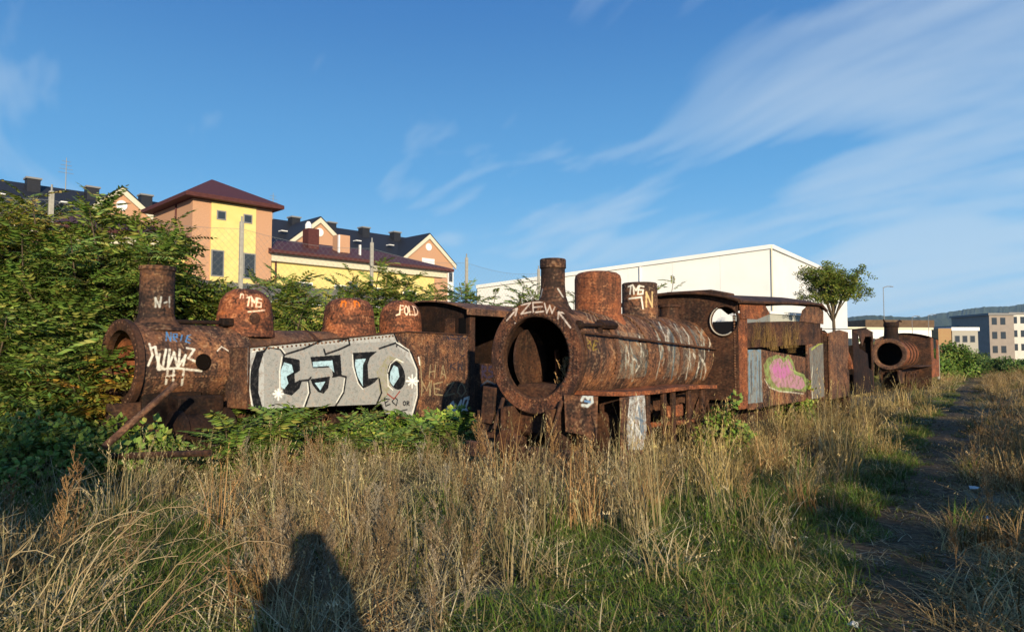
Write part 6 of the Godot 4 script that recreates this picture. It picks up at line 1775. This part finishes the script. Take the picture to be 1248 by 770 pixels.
# ---------------------------------------------------------------- the photographer, whose shadow lies on the straw
func person() -> void:
	var j := {  # joints of a standing figure holding a camera up, facing -z, with radii
		"pelvis": [Vector3(0, 0.98, 0.40), 0.185], "waist": [Vector3(0, 1.14, 0.40), 0.18], "chest": [Vector3(0, 1.36, 0.40), 0.19], "neck": [Vector3(0, 1.53, 0.39), 0.085], "head": [Vector3(0, 1.665, 0.37), 0.1], "crown": [Vector3(0, 1.715, 0.38), 0.095],
		"sl": [Vector3(-0.19, 1.44, 0.40), 0.1], "sr": [Vector3(0.19, 1.44, 0.40), 0.1], "el": [Vector3(-0.25, 1.20, 0.32), 0.075], "er": [Vector3(0.25, 1.20, 0.32), 0.075], "wl": [Vector3(-0.09, 1.56, 0.19), 0.05], "wr": [Vector3(0.09, 1.56, 0.19), 0.05], "hl": [Vector3(-0.06, 1.64, 0.17), 0.035], "hr": [Vector3(0.06, 1.64, 0.17), 0.035],
		"hipl": [Vector3(-0.10, 0.92, 0.40), 0.105], "hipr": [Vector3(0.10, 0.92, 0.40), 0.105], "kl": [Vector3(-0.13, 0.49, 0.38), 0.068], "kr": [Vector3(0.13, 0.49, 0.38), 0.068], "al": [Vector3(-0.14, 0.09, 0.42), 0.045], "ar": [Vector3(0.14, 0.09, 0.42), 0.045], "tl": [Vector3(-0.17, 0.045, 0.24), 0.04], "tr": [Vector3(0.17, 0.045, 0.24), 0.04]}
	var bones := [["pelvis", "waist"], ["waist", "chest"], ["chest", "neck"], ["neck", "head"], ["head", "crown"], ["chest", "sl"], ["chest", "sr"], ["sl", "el"], ["sr", "er"], ["el", "wl"], ["er", "wr"], ["wl", "hl"], ["wr", "hr"], ["pelvis", "hipl"], ["pelvis", "hipr"], ["hipl", "kl"], ["hipr", "kr"], ["kl", "al"], ["kr", "ar"], ["al", "tl"], ["ar", "tr"]]
	var cell := 0.024
	var lo := Vector3(-0.42, -0.02, 0.08); var n := Vector3i(35, 77, 22)
	var f := PackedFloat32Array(); f.resize(n.x * n.y * n.z); f.fill(0.2)
	for b in bones:
		var A: Vector3 = j[b[0]][0]; var B: Vector3 = j[b[1]][0]; var ra: float = j[b[0]][1]; var rb: float = j[b[1]][1]
		var m := maxf(ra, rb) + 0.09
		var i0 := Vector3i(((A.min(B) - Vector3.ONE * m - lo) / cell).floor()).max(Vector3i.ZERO); var i1 := Vector3i(((A.max(B) + Vector3.ONE * m - lo) / cell).ceil()).min(n - Vector3i.ONE)
		for z in range(i0.z, i1.z + 1):
			for y in range(i0.y, i1.y + 1):
				for x in range(i0.x, i1.x + 1):
					var p := lo + Vector3(x, y, z) * cell
					var t := clampf((p - A).dot(B - A) / (B - A).length_squared(), 0, 1)
					var d := p.distance_to(A.lerp(B, t)) - lerpf(ra, rb, t)
					var i := (z * n.y + y) * n.x + x
					var h := maxf(0.05 - absf(f[i] - d), 0.0) / 0.05
					f[i] = minf(f[i], d) - h * h * 0.0125
	var vert := {}
	var mb := MB.new()
	var edges := [[0, 1], [2, 3], [4, 5], [6, 7], [0, 2], [1, 3], [4, 6], [5, 7], [0, 4], [1, 5], [2, 6], [3, 7]]
	for z in n.z - 1:
		for y in n.y - 1:
			for x in n.x - 1:
				var v := []
				var inside := 0
				for k in 8:
					var q: float = f[((z + (k >> 2)) * n.y + y + ((k >> 1) & 1)) * n.x + x + (k & 1)]
					v.append(q)
					if q < 0: inside += 1
				if inside == 0 or inside == 8: continue
				var s := Vector3.ZERO; var c := 0
				for e in edges:
					if (v[e[0]] < 0) != (v[e[1]] < 0):
						var t: float = v[e[0]] / (v[e[0]] - v[e[1]])
						var a := Vector3(e[0] & 1, (e[0] >> 1) & 1, e[0] >> 2); var b := Vector3(e[1] & 1, (e[1] >> 1) & 1, e[1] >> 2)
						s += a.lerp(b, t); c += 1
				var g := Vector3(v[1] + v[3] + v[5] + v[7] - v[0] - v[2] - v[4] - v[6], v[2] + v[3] + v[6] + v[7] - v[0] - v[1] - v[4] - v[5], v[4] + v[5] + v[6] + v[7] - v[0] - v[1] - v[2] - v[3]).normalized()
				vert[Vector3i(x, y, z)] = [lo + (Vector3(x, y, z) + s / c) * cell, g]
	for z in range(1, n.z - 1):
		for y in range(1, n.y - 1):
			for x in range(1, n.x - 1):
				var i := (z * n.y + y) * n.x + x
				for ax in 3:
					var st: int = [1, n.x, n.x * n.y][ax]
					if (f[i] < 0) == (f[i + st] < 0): continue
					var u := Vector3i.ZERO; var w := Vector3i.ZERO
					u[(ax + 1) % 3] = 1; w[(ax + 2) % 3] = 1
					var p := Vector3i(x, y, z)
					var q := [vert.get(p - u - w), vert.get(p - w), vert.get(p), vert.get(p - u)]
					if q.has(null): continue
					mb.tri(q[0][0], q[1][0], q[2][0], q[0][1], q[1][1], q[2][1]); mb.tri(q[0][0], q[2][0], q[3][0], q[0][1], q[2][1], q[3][1])
	var o := thing("person", "person in dark clothes raising a small camera, standing in the straw", "person", Vector3(0, gy(0, 0.4), 0))
	obj("body", mb, plain(lin(0.05, 0.06, 0.09), 0.9), o)
	mb = MB.new(); mb.lathe([Vector2(0.112, -0.02), Vector2(0.112, 0.05), Vector2(0.09, 0.1), Vector2(0.0, 0.12)], Vector3(0, 1.70, 0.385), Y, X, Z, 20); obj("hair", mb, plain(lin(0.03, 0.02, 0.015), 0.8), o)
	var c := thing("compact_camera", "small black compact camera held up by the person", "camera", Vector3(0, gy(0, 0.4) + 1.66, 0.13))
	mb = MB.new(); mb.box(Vector3.ZERO, Vector3(0.1, 0.06, 0.025), Basis(), 0.006); obj("camera_body", mb, plain(lin(0.02, 0.02, 0.02), 0.5), c)
	mb = MB.new(); mb.lathe([Vector2(0.024, 0.0), Vector2(0.024, 0.03), Vector2(0.0, 0.03)], Vector3(0.0, 0.0, -0.012), -Z, X, Y, 18); obj("lens", mb, plain(lin(0.02, 0.02, 0.02), 0.3), c)
